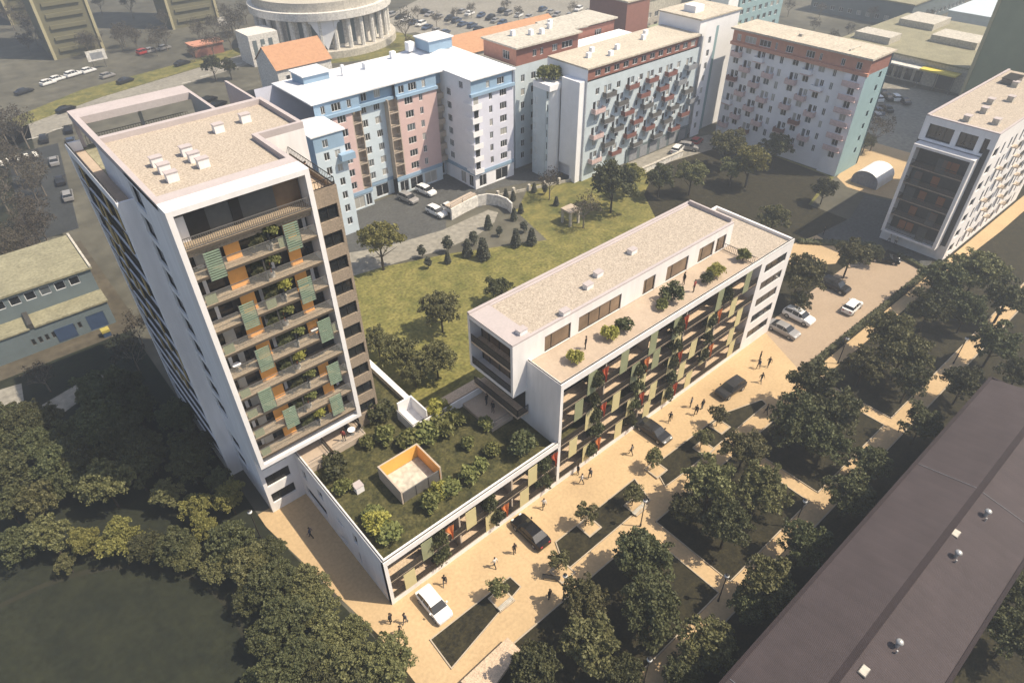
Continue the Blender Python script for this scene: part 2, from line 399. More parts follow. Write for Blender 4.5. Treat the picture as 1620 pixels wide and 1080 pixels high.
bed([(32.2,-5.4),(30.8,-8.3),(34.7,-8.5),(50.9,-8.4),(51.2,-7.5),(45.1,-5.6)], 'tapering bed of dark turf beyond the dark saloon car')
# hedge between parking lot and path
def hedgeline(x0, y0, x1, y1, wd, h, label):
    e = empty('clipped_hedge', (x0, y0, 0), label, 'hedge')
    d = Vector((x1-x0, y1-y0)); L = d.length; d /= L; nn = Vector((-d.y, d.x))
    nv = int(L*26); r = np.random.default_rng(5)
    b = MB()
    for k in range(nv):
        t = r.uniform(0, L); s_ = r.uniform(-wd/2, wd/2); z = h*min(1, .55+.5*r.random()) if abs(s_) < wd*.4 else h*r.random()
        p = Vector((x0+d.x*t+nn.x*s_, y0+d.y*t+nn.y*s_, z)); a = Vector(r.normal(0,1,3)).normalized()*.16; c_ = Vector(r.normal(0,1,3)).normalized()*.16
        b.quad(p-a, p-c_, p+a, p+c_)
    q = [Vector((x0,y0))+nn*wd*.4, Vector((x0,y0))-nn*wd*.4, Vector((x1,y1))-nn*wd*.4, Vector((x1,y1))+nn*wd*.4]
    b.prism([tuple(p) for p in q], 0, h*.8)
    b.build('foliage', M['leaf_dark'], e)
    return e
hedgeline(60.0,-8.2,96.5,-8.4,.9,.7,'long low dark hedge along the edge of the tan parking lot')
hedgeline(97.2,-8.0,98.4,-3.0,.9,.7,'short low hedge closing the far end of the parking lot')
hedgeline(98.6,1.0,90,10.4,1.6,.6,'low hedge strip beside the grey service road')
# ------------------------------------------------------------------ windows shared by the houses
WIN = {}; wrnd = random.Random(31)
def add_window(par, ox, oy, face, op, style='dark', depth=.2, mull=2):
    u0, u1, z0, z1 = op; wd, h = round(u1-u0, 2), round(z1-z0, 2)
    var = wrnd.choice((0,0,0,1,2)) if style == 'white' else 0
    key = (wd, h, style, round(depth, 2), mull, var)
    if key not in WIN:
        fm, pm, t = {'dark': ('dark_metal','glass_pane',.07), 'white': ('white_sash','glass_pane',.09), 'warm': ('dark_metal','warm_pane',.08), 'mid': ('mid_metal','glass_pane',.08)}[style]
        b = MB(); y0, y1 = depth*.55, depth*.98
        b.box(0,wd,y0,y1,0,t); b.box(0,wd,y0,y1,h-t,h); b.box(0,t,y0,y1,t,h-t); b.box(wd-t,wd,y0,y1,t,h-t)
        for k in range(1, mull):
            x = wd*k/mull if mull > 2 or style != 'warm' else wd*.28
            b.box(x-t*.45, x+t*.45, y0+.005, y1, t, h-t)
        p = MB(); p.box(t*.6, wd-t*.6, depth*.8, depth*.98-.01, t*.6, h-t*.6)
        WIN[key] = (b.mesh('window', M[fm]), p.mesh('pane', M[(pm,'curtain_pane','grey_pane')[var]]))
    f, p = WIN[key]; o = wpos(par)
    if face == '-Y': loc = Vector((ox+u0, oy, z0)); rz = 0
    elif face == '-X': loc = Vector((ox, oy-u0, z0)); rz = -math.pi/2
    wobj = link('window', f, par, loc-o, rz); link('pane', p, wobj)
    return wobj
def rail_bars(b, x0, x1, y, z, h=1.0, step=.17, along='x', t=.022):
    """balustrade of upright bars between two rails"""
    n = max(1, int((x1-x0)/step))
    for k in range(n+1):
        u = x0+(x1-x0)*k/n
        if along == 'x': b.box(u-t, u+t, y-.012, y+.012, z+.06, z+h-.05)
        else: b.box(y-.012, y+.012, u-t, u+t, z+.06, z+h-.05)
    for a, c in ((.04,.10),(h-.06,h)):
        if along == 'x': b.box(x0, x1, y-.025, y+.025, z+a, z+c)
        else: b.box(y-.025, y+.025, x0, x1, z+a, z+c)
    return b
def chimney_box(b, x, y, z, sx, sy, h): b.box(x-sx/2, x+sx/2, y-sy/2, y+sy/2, z, z+h)

# ================================================================== APARTMENT TOWER
FL = [10.4+2.6*k for k in range(9)]            # balcony floors; the top slab is at 33.8
tw = empty('apartment_tower', (1.7, 25, 0), 'tall white framed apartment tower with orange panels and stacked balconies', 'tower block')
b = MB()
# west side wall with its column of slot windows
ops = [(25.6-25.1, 25.6-22.3, f+.25, f+2.25) for f in [2.4,5.0,7.75]+FL+[34.1]]
b.wall(-3.9, 25.6, '-X', 25.6-17.65, 0, 9.05, [o for o in ops if o[2] < 9.0 and o[3] < 9.05], .3)
b.wall(-3.9, 25.6, '-X', 25.6-17.3, 9.05, 36.95, [o for o in ops if o[2] > 9.05], .3)
b.quad((-3.9,25.6,36.95),(-3.9,25.6,37.2),(-3.9,17.3,37.2),(-3.9,17.3,36.95)) if False else None
b.build('side_wall', M['grey_plaster'], tw)
for o in ops: add_window(tw, -3.9, 25.6, '-X', o, 'dark', .3, 1)
# white front frame
b = MB()
b.box(-3.9,-3.45,15.5,17.3,9.0,37.2); b.box(7.02,7.45,15.5,17.3,9.0,37.2)
b.box(-3.45,7.02,15.5,17.3,36.75,37.2); b.box(-3.45,7.02,15.5,17.3,9.0,9.42)
b.build('front_frame', M['white_frame'], tw)
# roof: coping, gravel, upstands
b = MB()
b.box(-3.9,7.45,17.3,18.6,36.6,37.2); b.box(-3.9,-3.45,18.6,34.0,36.6,37.2); b.box(7.0,7.45,18.6,25.0,36.6,37.2)
b.box(-3.45,11.8,33.4,34.0,36.6,37.2); b.box(11.4,11.8,25.4,33.4,36.6,37.2); b.box(7.0,11.8,25.0,25.4,36.6,37.2)
b.build('roof_coping', M['lilac_coping'], tw)
b = MB(); b.prism([(-3.45,18.6),(7.0,18.6),(7.0,25.4),(11.4,25.4),(11.4,33.4),(-3.45,33.4)],36.5,36.7); b.build('roof_gravel', M['roof_gravel'], tw)
# inner shaft right of the frame and the white rear block with its sunlit front
b = MB()
b.box(7.45,11.8,25.0,34.0,6.2,36.6); b.box(-3.88,7.43,25.6,34.0,0,36.6)
b.build('rear_wall', M['white_plaster'], tw)
# beams of the open roof terrace behind
b = MB()
b.box(-3.9,7.2,40.2,42.8,36.5,37.2); b.box(-3.9,-3.4,34.0,40.2,36.5,37.2); b.box(6.9,7.2,34.0,40.2,33.7,37.2); b.box(11.0,11.25,34.0,41.2,33.0,37.2)
for x in (-3.7, 2.2): b.box(x-.15,x+.15,42.3,42.6,33.7,36.5)
b.build('terrace_beam', M['lilac_coping'], tw)
MB().box(-3.9,.6,34.0,42.8,33.3,33.65).build('terrace_floor', M['flat_roof_old'], tw)
MB().box(.6,6.9,34.0,42.8,33.3,33.66).build('terrace_turf', M['court_green'], tw)
[MB().box(x,x+1.1,41.6,42.3,33.67,34.2).build('terrace_seat', M['white_frame'], tw) for x in (1.2,2.9,4.6)]
b = MB(); rail_bars(b, -3.3, 6.8, 42.6, 33.66, 1.0, .25); b.build('terrace_railing', M['mid_metal'], tw)
MB().box(-3.9,7.2,34.0,42.8,0,33.3).build('north_wall', M['grey_plaster'], tw)
# west balcony block: deep openings, slab edges and gold shutters
b = MB()
bops = [(42.4-41.6, 42.4-26.3, z+.0, z+2.48) for z in [2.6, 5.2, 7.8]+FL[:9]]
b.wall(-5.3, 42.4, '-X', 42.4-25.6, 0, 34.5, bops, .25)
b.wall(-5.3, 25.6, '-Y', 1.4, 0, 34.5, [], .1)
b.quad((-5.3,25.6,34.5),(-5.05,25.6,34.5),(-5.05,42.4,34.5),(-5.3,42.4,34.5)); b.box(-5.05,-3.9,25.61,25.85,33.6,34.5)
b.quad((-5.05,25.85,33.6),(-5.05,42.4,33.6),(-5.05,42.4,34.5),(-5.05,25.85,34.5)); b.box(-5.29,-3.9,42.15,42.4,0,34.5)
b.build('balcony_block', M['grey_plaster'], tw)
MB().box(-5.05,-3.9,25.85,42.15,33.3,33.6).build('terrace_floor', M['terrace_paving'], tw)
b = MB(); rail_bars(b, 25.8, 42.2, -5.17, 34.45, .35, .4, 'y'); b.build('terrace_railing', M['dark_metal'], tw)
b = MB()
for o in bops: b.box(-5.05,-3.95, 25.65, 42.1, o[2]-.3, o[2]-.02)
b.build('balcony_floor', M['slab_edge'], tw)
b = MB()
for o in bops: b.box(-5.32,-5.29, 26.3, 41.6, o[2]-.13, o[2]+.01)
b.build('balcony_edge', M['slab_edge'], tw)
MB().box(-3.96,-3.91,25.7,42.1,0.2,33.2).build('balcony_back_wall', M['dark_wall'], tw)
r = random.Random(3)
for o in bops[3:]:
    for k in range(3):
        y = r.uniform(27.0, 40.4)
        MB().box(-5.24,-5.16, y, y+.75, o[2], o[3]).build('gold_shutter', M['gold_shutter'], tw)
for o in bops:
    b = MB(); rail_bars(b, 26.6, 41.4, -5.1, o[2], 1.0, .3, 'y'); b.build('balcony_railing', M['dark_metal'], tw)
# front balconies
b = MB()
for f in FL + [33.8]: b.box(-3.45,7.02,15.56,17.3,f-.24,f)
b.box(-3.45,7.02,15.9,16.15,33.0,33.56)
b.build('balcony_floor', M['balcony_floor'], tw)
b = MB()
b.box(-3.45,7.02,17.3,17.6,9.42,36.6)
b.build('back_wall', M['dark_wall'], tw)
r = random.Random(11)
for i, f in enumerate(FL):
    top = f+2.34
    # glazing with white curtains or sashes behind the balcony
    sh = .0 if i % 2 else .45
    for (x0, x1) in ((-3.2,-1.1),(.85,2.1),(2.25,4.1),(5.75,6.9)):
        e = MB().box(x0+sh*.2,x1,17.2,17.28,f+.02,top-.15).build('balcony_glazing', M['glass_pane'], tw)
        if r.random() < .6:
            c0 = x0+.2+r.random()*.6; MB().box(c0,c0+.3,17.15,17.19,f+.05,top-.2).build('curtain', M['white_sash'], e)
    MB().box(-.88+sh*.8,.66+sh*.2,16.5,16.58,f+.02,top-.02).build('orange_panel', M['orange_panel'], tw)
    if i % 2 == 0 or r.random() < .6: MB().box(4.5,5.6,16.55,16.63,f+.02,top-.02).build('orange_panel', M['orange_panel'], tw)
    # parapet panels and clutter of a lived-in balcony
    if r.random() < .75:
        x = r.uniform(-3.0,-2.0); MB().box(x,x+r.uniform(.5,1.0),17.02,17.1,f+.02,top-.3).build('pale_blind', M['curtain_pane'], tw)
    x = r.choice([-3.3,1.2,3.6,5.9]); MB().box(x,x+.9,15.64,15.67,f+.03,f+1.0).build('sage_parapet_panel', M['sage_panel'], tw)
    # glass balustrade
    g = MB().box(-3.44,7.01,15.6,15.625,f+.02,f+1.02).build('glass_railing', M['railing_glass'], tw)
    MB().box(-3.44,7.01,15.58,15.645,f+1.02,f+1.07).build('handrail', M['mid_metal'], g)
    b = MB().box(1.9,2.02,15.7,17.2,f,f+2.3) if i % 2 else MB().box(2.9,3.02,15.7,17.2,f,f+2.3)
    b.build('partition', M['dark_wall'], tw)
# slatted green screens hang across the slab edges
for (x, z) in ((-1.75,31.95),(-.45,26.35),(-.35,21.45),(-1.25,17.0),(.35,13.55),(4.85,31.95),(4.9,26.5),(5.75,21.55),(5.6,16.2),(5.1,12.2)):
    sc = MB(); x0 = x-.66
    for k in range(12): sc.box(x0,x0+1.32,15.48,15.55,z-1.28+k*.215,z-1.28+k*.215+.115)
    s_ = sc.build('slatted_screen', M['green_slat'], tw)
    fb = MB().box(x0-.02,x0+.02,15.47,15.56,z-1.3,z+1.3); fb.box(x0+1.3,x0+1.34,15.47,15.56,z-1.3,z+1.3); fb.build('screen_frame', M['mid_metal'], s_)
b = MB()
for f in FL+[33.8]: b.box(-3.44,7.01,15.52,15.558,f-.25,f-.03)
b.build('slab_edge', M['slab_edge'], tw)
# penthouse level behind the top balcony
b = MB(); b.box(-3.45,4.7,17.0,17.3,33.8,36.6); b.build('penthouse_wall', M['slate_wall'], tw)
MB().box(-3.4,-2.5,16.93,16.99,33.82,35.9).build('penthouse_shutter', M['white_plaster'], tw); MB().box(-2.5,-.9,16.9,16.99,33.82,36.2).build('penthouse_door', M['dark_metal'], tw); MB().box(1.0,1.8,16.9,16.99,33.82,36.3).build('penthouse_door', M['dark_metal'], tw)
MB().box(4.7,6.9,17.0,17.3,33.8,36.6).build('penthouse_side', M['warm_pane'], tw)
b = MB(); rail_bars(b, -3.4, 7.0, 15.62, 33.8, 1.0, .17); b.build('top_railing', M['mid_metal'], tw)
# brown wing beside the frame
b = MB(); wops = [(.45,2.3,f+.35,f+1.75) for f in FL+[7.8]]
b.wall(7.45,16.5,'-Y',2.55,6.2,34.6,wops,.3); b.quad((10,16.5,6.2),(10,25,6.2),(10,25,34.6),(10,16.5,34.6))
b.box(7.45,9.7,16.52,16.8,34.0,34.6); b.box(9.72,9.98,16.52,25,34.0,34.6)
b.build('wing_wall', M['brown_cladding'], tw)
for o in wops: add_window(tw,7.45,16.5,'-Y',o,'dark',.3,2)
MB().box(7.47,9.72,16.8,25,33.6,34.02).build('wing_terrace_floor', M['loggia_floor'], tw)
b = MB(); rail_bars(b,7.5,9.9,16.6,34.6,.75,.3); rail_bars(b,16.6,25,9.86,34.6,.75,.3,'y'); b.build('wing_railing', M['dark_metal'], tw)
MB().box(7.5,9.7,16.83,24.9,6.2,33.6).build('wing_core', M['dark_wall'], tw)
# foot of the tower
b = MB(); lops = [(.4,3.05,3.95,5.5),(.4,3.05,1.3,2.75),(.4,3.05,6.6,6.95)]
b.wall(-3.9,17.65,'-Y',3.9,0,9.0,lops,.35); b.box(0.02,7.43,17.66,17.9,0,9.0)
b.quad((-3.9,17.3,9.0),(7.45,17.3,9.0),(7.45,17.66,9.0),(-3.9,17.66,9.0))
b.build('base_wall', M['white_plaster'], tw)
for o in lops[:2]: add_window(tw,-3.9,17.65,'-Y',o,'dark',.35,3)
MB().box(-3.5,-.85,17.85,17.98,6.62,6.93).build('base_vent', M['dark_metal'], tw)
b = MB(); b.box(.4,2.6,17.58,17.64,6.6,8.8); b.box(3.4,6.9,17.58,17.64,6.6,8.8); b.build('patio_glazing', M['glass_pane'], tw)
# roof outlets: each a vent box with a slanted cap
for (px, py) in ((250,262),(262,273),(274,286),(297,245),(309,255),(323,264),(347,209),(389,193)):
    p = at(px, py, 36.7)
    e = empty('roof_vent', p, {(250,262):'first of three white vent boxes in the left row on the tower roof',(262,273):'middle of three white vent boxes in the left row on the tower roof',(274,286):'front one of three white vent boxes in the left row on the tower roof',(297,245):'rear one of three white vent boxes mid tower roof',(309,255):'centre one of three white vent boxes mid tower roof',(323,264):'front one of three white vent boxes mid tower roof',(347,209):'lone white vent box right of the middle on the tower roof',(389,193):'lone white vent box nearest the back corner of the tower roof'}[(px,py)], 'roof vent', 'vent boxes on the tower roof')
    MB().box(p.x-.45,p.x+.45,p.y-.32,p.y+.32,36.68,37.45).build('vent_housing', M['white_frame'], e)
    MB().box(p.x-.5,p.x+.5,p.y-.37,p.y+.37,37.45,37.52).build('vent_cap', M['lilac_coping'], e)

# ================================================================== LOW WING WITH THE GREEN ROOF
FP = [.75, 3.45]
lw = empty('podium_building', (10, 9, 0), 'low white two storey wing with a planted green roof', 'low building')
b = MB()
sops = [(17.65-a, 17.65-c, z0, z1) for a, c, z0, z1 in ((16.5,15.6,3.9,5.4),(16.6,12.1,1.1,2.5),(13.05,12.0,4.05,5.3),(9.35,7.9,3.8,4.35),(9.4,8.0,.75,1.35),(5.95,5.1,3.8,5.4),(5.6,5.2,.85,2.5))]
b.wall(0,17.65,'-X',17.65,0,6.98,sops,.3)
b.box(0.0,.36,-.02,.5,0,6.28)
b.build('side_wall', M['white_plaster'], lw)
for o in sops: add_window(lw,0,17.65,'-X',o,'dark',.3,2 if o[1]-o[0]>2 else 1)
b = MB(); b.box(0,22.0,-.03,.42,6.30,7.0); b.box(.012,.34,.42,17.6,6.3,7.0); b.box(.36,22,-.015,.3,0,.72)
b.box(0.0,.36,-.02,.5,6.28,6.30)
b.build('parapet', M['white_frame'], lw)
b = MB(); b.box(.02,22,.05,.10,7.0,7.16); b.box(.12,.17,.2,17.6,7.0,7.16); b.build('parapet_rail', M['mid_metal'], lw)
b = MB(); b.prism([(.34,.42),(36,.42),(36,12.2),(13.5,12.2),(13.5,27),(10,27),(10,16.5),(7.4,17.6),(.34,17.6)], 5.95, 6.3)
b.build('green_roof', M['roof_grass'], lw)
for f in FP:
    fl_ = MB().box(.36,22.0,.03,1.9,f-.2,f).build('loggia_floor', M['loggia_floor'], lw); MB().box(.37,21.9,-.005,.028,f-.21,f-.01).build('slab_edge', M['slab_edge'], fl_)
    b = MB(); rail_bars(b,.36,22,.06,f,.98,.125,'x',.045); b.build('loggia_railing', M['dark_metal'], lw)
    b = MB(); x = .6; wops = []
    while x < 20: wops.append((x-.36, x+2.7-.36, f+.05, f+2.2)); x += 4.3
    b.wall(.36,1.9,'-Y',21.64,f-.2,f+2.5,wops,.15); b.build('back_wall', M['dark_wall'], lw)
    for o in wops: add_window(lw,.36,1.9,'-Y',o,'dark',.15,2)
b = MB()
for x in (8.6,15.4,21.8): b.box(x-.09,x+.09,.1,1.9,.75,5.95)
b.build('loggia_partition', M['beige_column'], lw)
for x, f in ((4.0,3.45),(1.7,.75),(9.3,3.45),(11.7,.75),(17.55,3.45),(16.4,.75),(23.6,3.45)):
    if x < 22: MB().box(x,x+1.27,-.012,.02,f-.2,f+2.55).build('screen_panel', M['pale_panel' if f < 2 else 'sage_panel'] if not (f > 2 and x > 9) else M['pale_panel'], lw)
# green roof fittings
e = empty('roof_light_well', (7.6,6.9,6.3), 'open topped orange lined enclosure standing on the green roof', 'roof enclosure')
b = MB(); b.box(5.2,5.36,4.75,9.0,6.3,8.2); b.box(9.84,10,4.75,9.0,6.3,8.2); b.box(5.36,9.84,8.84,9.0,6.3,8.2); b.build('outer_wall', M['beige_column'], e)
b = MB(); b.box(5.36,9.83,8.80,8.835,6.45,8.17); b.build('yellow_lining', mat('yellow_lining',(.72,.40,.09),.7,.06,1), e)
b = MB(); b.box(9.80,9.835,4.76,8.79,6.45,8.17); b.build('orange_lining', M['orange_panel'], e)
MB().box(5.37,9.79,4.95,8.79,6.3,6.42).build('inner_floor', M['stone_pale'], e)
b = MB(); b.box(5.36,9.84,4.82,4.92,6.3,7.75); b.build('front_glazing', M['mid_metal'], e)
b = MB(); [b.box(x,x+.05,4.79,4.81,6.3,7.75) for x in (5.4,6.9,8.4,9.75)]; b.build('glazing_post', M['dark_metal'], e)
p = at(568,775,6.3); e = empty('roof_vent', p, 'small white box vent alone on the green roof', 'roof vent')
MB().box(p.x-.42,p.x+.42,p.y-.42,p.y+.42,6.28,7.15).build('vent_housing', M['white_frame'], e); MB().box(p.x-.46,p.x+.46,p.y-.46,p.y+.46,7.15,7.2).build('vent_cap', M['lilac_coping'], e)
def patio(x0,x1,y0,y1,z,label,rail=True):
    e = empty('roof_patio', ((x0+x1)/2,(y0+y1)/2,6.3), label, 'patio', 'patios on the green roof')
    MB().box(x0,x1,y0,y1,6.25,z).build('deck', M['terrace_paving'], e)
    b = MB(); b.box(x0,x1,y0-.12,y0,6.25,z+.12); b.box(x1,x1+.12,y0-.12,y1,6.25,z+.12); b.build('patio_kerb', M['beige_column'], e)
    g = MB(); g.box(x0,x1,y0-.07,y0-.05,z+.12,z+.95); g.box(x1+.05,x1+.07,y0,y1,z+.12,z+.95); gl = g.build('glass_railing', M['railing_glass'], e)
    g = MB(); g.box(x0,x1,y0-.08,y0-.04,z+.95,z+.99); g.box(x1+.04,x1+.08,y0,y1,z+.95,z+.99); g.build('handrail', M['mid_metal'], gl)
    return e
patio(.35,2.75,14.4,17.6,6.95,'smaller tan patio in the corner at the foot of the tower')
patio(3.3,7.05,14.9,17.6,6.95,'larger tan patio with a person and a white table at the tower foot')
patio(18.0,20.9,6.5,12.2,6.7,'shaded pink patio under the overhanging white penthouse')
# white planter and its ramp wall
e = empty('garden_wall', (12.4,13.3,6.3), 'white planter box and low white wall running to the long house', 'garden wall')
b = MB(); b.box(11.3,11.45,11.7,14.9,6.2,7.7); b.box(11.45,22,11.7,11.85,6.2,7.55); b.box(13.2,13.35,11.85,14.9,6.2,8.7); b.box(11.45,13.2,14.75,14.9,6.2,8.7); b.box(11.45,13.2,11.85,14.75,6.2,7.0)
b.build('white_wall', M['white_frame'], e); MB().box(13.36,22,11.86,13.9,6.1,6.9).build('tan_ramp', M['loggia_floor'], e)
b = MB(); b.box(11.35,22,11.76,11.8,7.7,7.76); b.box(11.36,11.4,11.8,14.9,7.7,7.76); b.build('handrail', M['dark_metal'], e)
e = empty('curb_wall', (13.5,20,0), 'long low pale curb wall running back from the planter box beside the lawn', 'garden wall')
MB().box(13.35,13.9,14.9,30,0,7.0).build('wall', M['stone_pale'], e); MB().box(13.3,13.95,14.9,30,7.0,7.08).build('coping', M['white_frame'], e)

# ================================================================== LONG APARTMENT HOUSE
FS = [.75+2.7*k for k in range(5)]
sb = empty('apartment_slab', (43, 6, 0), 'long white five storey apartment house with yellow screens and a roof terrace', 'apartment house')
b = MB()
b.quad((21.8,5.05,0),(21.8,.0,0),(21.8,.0,15.35),(21.8,5.05,15.35)); b.box(21.81,22.2,-.03,.6,0,14.5)
b.quad((21.8,12.2,0),(21.8,5.05,0),(21.8,5.05,11.2),(21.8,12.2,11.2))
b.quad((64.2,0,0),(64.2,12.2,0),(64.2,12.2,15.35),(64.2,0,15.35)); b.quad((64.2,12.2,0),(21.8,12.2,0),(21.8,12.2,15.3),(64.2,12.2,15.3))
b.build('end_wall', M['white_plaster'], sb)
b = MB(); b.box(21.81,57,-.03,.3,14.52,15.35); b.box(57,64.2,0,.3,15.2,15.35); b.box(22.2,57,-.02,.3,0,.72); b.box(63.85,64.19,.3,12.2,14.95,15.35); b.box(57.2,63.85,11.85,12.19,14.95,15.35)
b.box(21.82,22.1,.3,5.05,14.9,15.35)
b.build('parapet', M['white_frame'], sb)
b = MB(); b.box(21.85,64.15,.1,.16,15.35,15.5); b.box(21.9,21.96,.2,5.0,15.35,15.45); b.build('parapet_rail', M['dark_metal'], sb)
b = MB(); eops = [(1.1,6.1,f+1.0,f+2.3) for f in FS]
b.wall(57,-.03,'-Y',7.2,0,15.2,eops,.14); b.quad((57,-.03,0),(57,1.8,0),(57,1.8,14.5),(57,-.03,14.5))
b.build('window_wall', M['white_frame'], sb)
for o in eops: add_window(sb,57,-.03,'-Y',o,'dark',.14,3)
for i, f in enumerate(FS):
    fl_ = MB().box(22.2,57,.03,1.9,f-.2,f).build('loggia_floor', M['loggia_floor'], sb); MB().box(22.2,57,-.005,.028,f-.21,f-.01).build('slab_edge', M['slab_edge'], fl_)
    b = MB(); rail_bars(b,22.2,57,.06,f,.98,.125,'x',.045); b.build('loggia_railing', M['dark_metal'], sb)
    b = MB(); wops = [(.6+4.3*k, .6+4.3*k+2.9, f+.05, f+2.2) for k in range(8)]
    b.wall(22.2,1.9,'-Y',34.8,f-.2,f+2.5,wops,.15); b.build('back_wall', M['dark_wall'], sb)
    for o in wops: add_window(sb,22.2,1.9,'-Y',o,'dark',.15,2)
b = MB()
for x in (28.9,35.8,42.6,49.5): b.box(x-.09,x+.09,.35,1.9,.75,14.5)
b.build('loggia_partition', M['beige_column'], sb)
MB().box(22.2,57,.3,1.9,14.3,14.52).build('loggia_ceiling', M['beige_column'], sb)
PAN = {4:(25.8,30.8,39.7,48.0,53.75,35.6),3:(24.05,32.95,40.4,46.85,51.65,36.6),2:(25.9,30.2,39.9,44.2,53.8,34.6),1:(23.55,33.0,37.1,47.0,52.95,42.6),0:(25.9,31.3,40.0,44.6,53.95,36.4)}
for i, xs in PAN.items():
    for x in xs:
        MB().box(x,x+1.25,-.015,.02,FS[i]-.18,FS[i]+2.6 if i < 4 else FS[i]+2.85).build('screen_panel', M['sage_panel' if i == 4 or (i == 3 and x < 40) else 'pale_panel'], sb)
# roof terrace and gravel
MB().box(21.82,64.19,.3,12.19,14.5,14.9).build('terrace_floor', M['terrace_paving'], sb)
MB().box(57.2,63.84,.32,11.84,14.9,14.94).build('roof_gravel', M['roof_gravel'], sb)
b = MB(); rail_bars(b,.4,5.0,55.6,14.9,1.0,.25,'y'); b.build('terrace_railing', M['mid_metal'], sb)
# penthouse cantilevered over the end wall
b = MB()
pops = [(x0-19.9, x1-19.9, 14.98, 17.1) for x0, x1 in ((24.3,28.1),(29.3,36.1),(39.9,42.0),(44.1,48.2),(50.3,53.4),(53.9,55.9))]
b.wall(19.9,5.05,'-Y',37.2,14.95,18.14,pops,.2); b.wall(19.9,5.05,'-Y',1.9,11.16,14.95,[],.2)
b.quad((57.1,5.05,14.9),(57.1,12.35,14.9),(57.1,12.35,18.14),(57.1,5.05,18.14)); b.quad((57.1,12.35,14.9),(19.9,12.35,14.9),(19.9,12.35,18.14),(57.1,12.35,18.14))
b.wall(19.9,12.35,'-X',7.3,11.16,18.14,[(.35,6.95,11.55,17.7)],1.6)
b.quad((19.9,12.35,11.16),(21.8,12.35,11.16),(21.8,5.05,11.16),(19.9,5.05,11.16)); b.quad((21.8,12.35,11.16),(19.9,12.35,11.16),(19.9,12.35,14.9),(21.8,12.35,14.9))
b.build('penthouse_wall', M['white_frame'], sb)
for o in pops: add_window(sb,19.9,5.05,'-Y',o,'warm',.2,4 if o[1]-o[0] > 5 else 2)
b = MB(); b.box(19.95,21.5,5.4,12.0,14.45,14.7); b.build('penthouse_balcony_floor', M['loggia_floor'], sb)
MB().box(21.4,21.48,5.4,12.0,11.55,17.7).build('penthouse_back_wall', M['warm_pane'], sb)
b = MB(); [b.box(21.33,21.39,y,y+.09,11.6,17.6) for y in (5.5,7.2,8.9,10.6,11.8)]; b.build('penthouse_mullion', M['dark_metal'], sb)
for z in (14.7, 11.56):
    b = MB(); rail_bars(b,5.4,12.0,19.97,z,1.0,.12,'y',.035); b.build('penthouse_railing', M['dark_metal'], sb)
b = MB(); b.box(19.9,57.1,5.05,5.4,18.14,18.3); b.box(19.9,57.1,12.0,12.35,18.14,18.45); b.box(19.9,22.6,5.4,12.0,18.14,18.28); b.box(56.8,57.1,5.4,12.0,18.14,18.75); b.box(22.6,56.8,11.7,12.0,18.14,18.3)
b.build('roof_coping', M['lilac_coping'], sb)
MB().box(22.6,56.8,5.4,11.7,18.0,18.2).build('roof_gravel', M['roof_gravel'], sb)
# gallery below the overhang
b = MB(); b.box(20.2,21.79,4.7,12.2,8.05,8.3); b.build('gallery_floor', M['loggia_floor'], sb)
b = MB(); rail_bars(b,4.7,12.2,20.25,8.3,1.0,.13,'y',.035); rail_bars(b,20.25,21.78,4.75,8.3,1.0,.13,'x',.035); b.build('gallery_railing', M['dark_metal'], sb)
MB().box(21.70,21.78,5.2,12.1,8.35,10.9).build('gallery_glazing', M['glass_pane'], sb)
for (px, py, lb) in ((825,527,'vent box nearest the left end of the long penthouse roof'),(893,497,'second vent box from the left end of the long penthouse roof'),(930,455,'third vent box along the long penthouse roof, left of a close pair'),(946,436,'fourth vent box along the long penthouse roof, right of a close pair'),(1000,400,'vent box nearest the far end of the long penthouse roof')):
    p = at(px, py, 18.2); e = empty('roof_vent', p, lb, 'roof vent', 'vent boxes on the long roof')
    MB().box(p.x-.5,p.x+.5,p.y-.35,p.y+.35,18.18,18.75).build('vent_housing', M['white_frame'], e); MB().box(p.x-.55,p.x+.55,p.y-.4,p.y+.4,18.75,18.81).build('vent_cap', M['lilac_coping'], e)
# ================================================================== PASTEL APARTMENT BLOCK (blue roof line)
pb = empty('pastel_apartment_block', (50, 78, 0), 'pink and blue apartment block with pale roof and glazed shops', 'apartment house')
r = random.Random(21)
def section(par, ox, oy, face, L, z0, z1, m, cols, floors, style='white', wh=1.35, sill=.8, depth=.15, name='wall'):
    ops = [(u, u+wd, f+sill, f+sill+wh) for f in floors for (u, wd) in cols if f+sill+wh < z1]
    MB().wall(ox, oy, face, L, z0, z1, ops, depth).build(name, M[m], par)
    for o in ops: add_window(par, ox, oy, face, o, style, depth, 3 if o[1]-o[0] > 1.3 else 2)
PF = [3.5+2.5*k for k in range(6)]
TOPZ = 18.5
# ground floor shops
def shop(par, ox, oy, face, L, wins, m='aqua_wall'):
    ops = [(u, u+wd, .25, 2.6) for u, wd in wins]
    MB().wall(ox, oy, face, L, 0, 2.9, ops, .15).build('shop_wall', M[m], par)
    for o in ops: add_window(par, ox, oy, face, o, 'white', .15, 2)
    if face == '-Y': MB().box(ox, ox+L, oy-.12, oy+.05, 2.9, 3.6).build('blue_band', M['sky_blue'], par)
    else: MB().box(ox-.12, ox+.05, oy-L, oy, 2.9, 3.6).build('blue_band', M['sky_blue'], par)
shop(pb,35.5,71.8,'-Y',7.0,[(.4,2.2),(2.9,2.2),(5.4,1.2)]); section(pb,35.5,71.8,'-Y',5.2,3.6,TOPZ,'pale_pink',[(.6,.8),(2.3,1.7)],PF)
shop(pb,42.5,73.4,'-Y',5.6,[(1.6,2.8)]); section(pb,42.5,73.2,'-Y',5.6,3.6,TOPZ,'pale_blue',[(.5,1.4),(3.4,1.3)],PF)
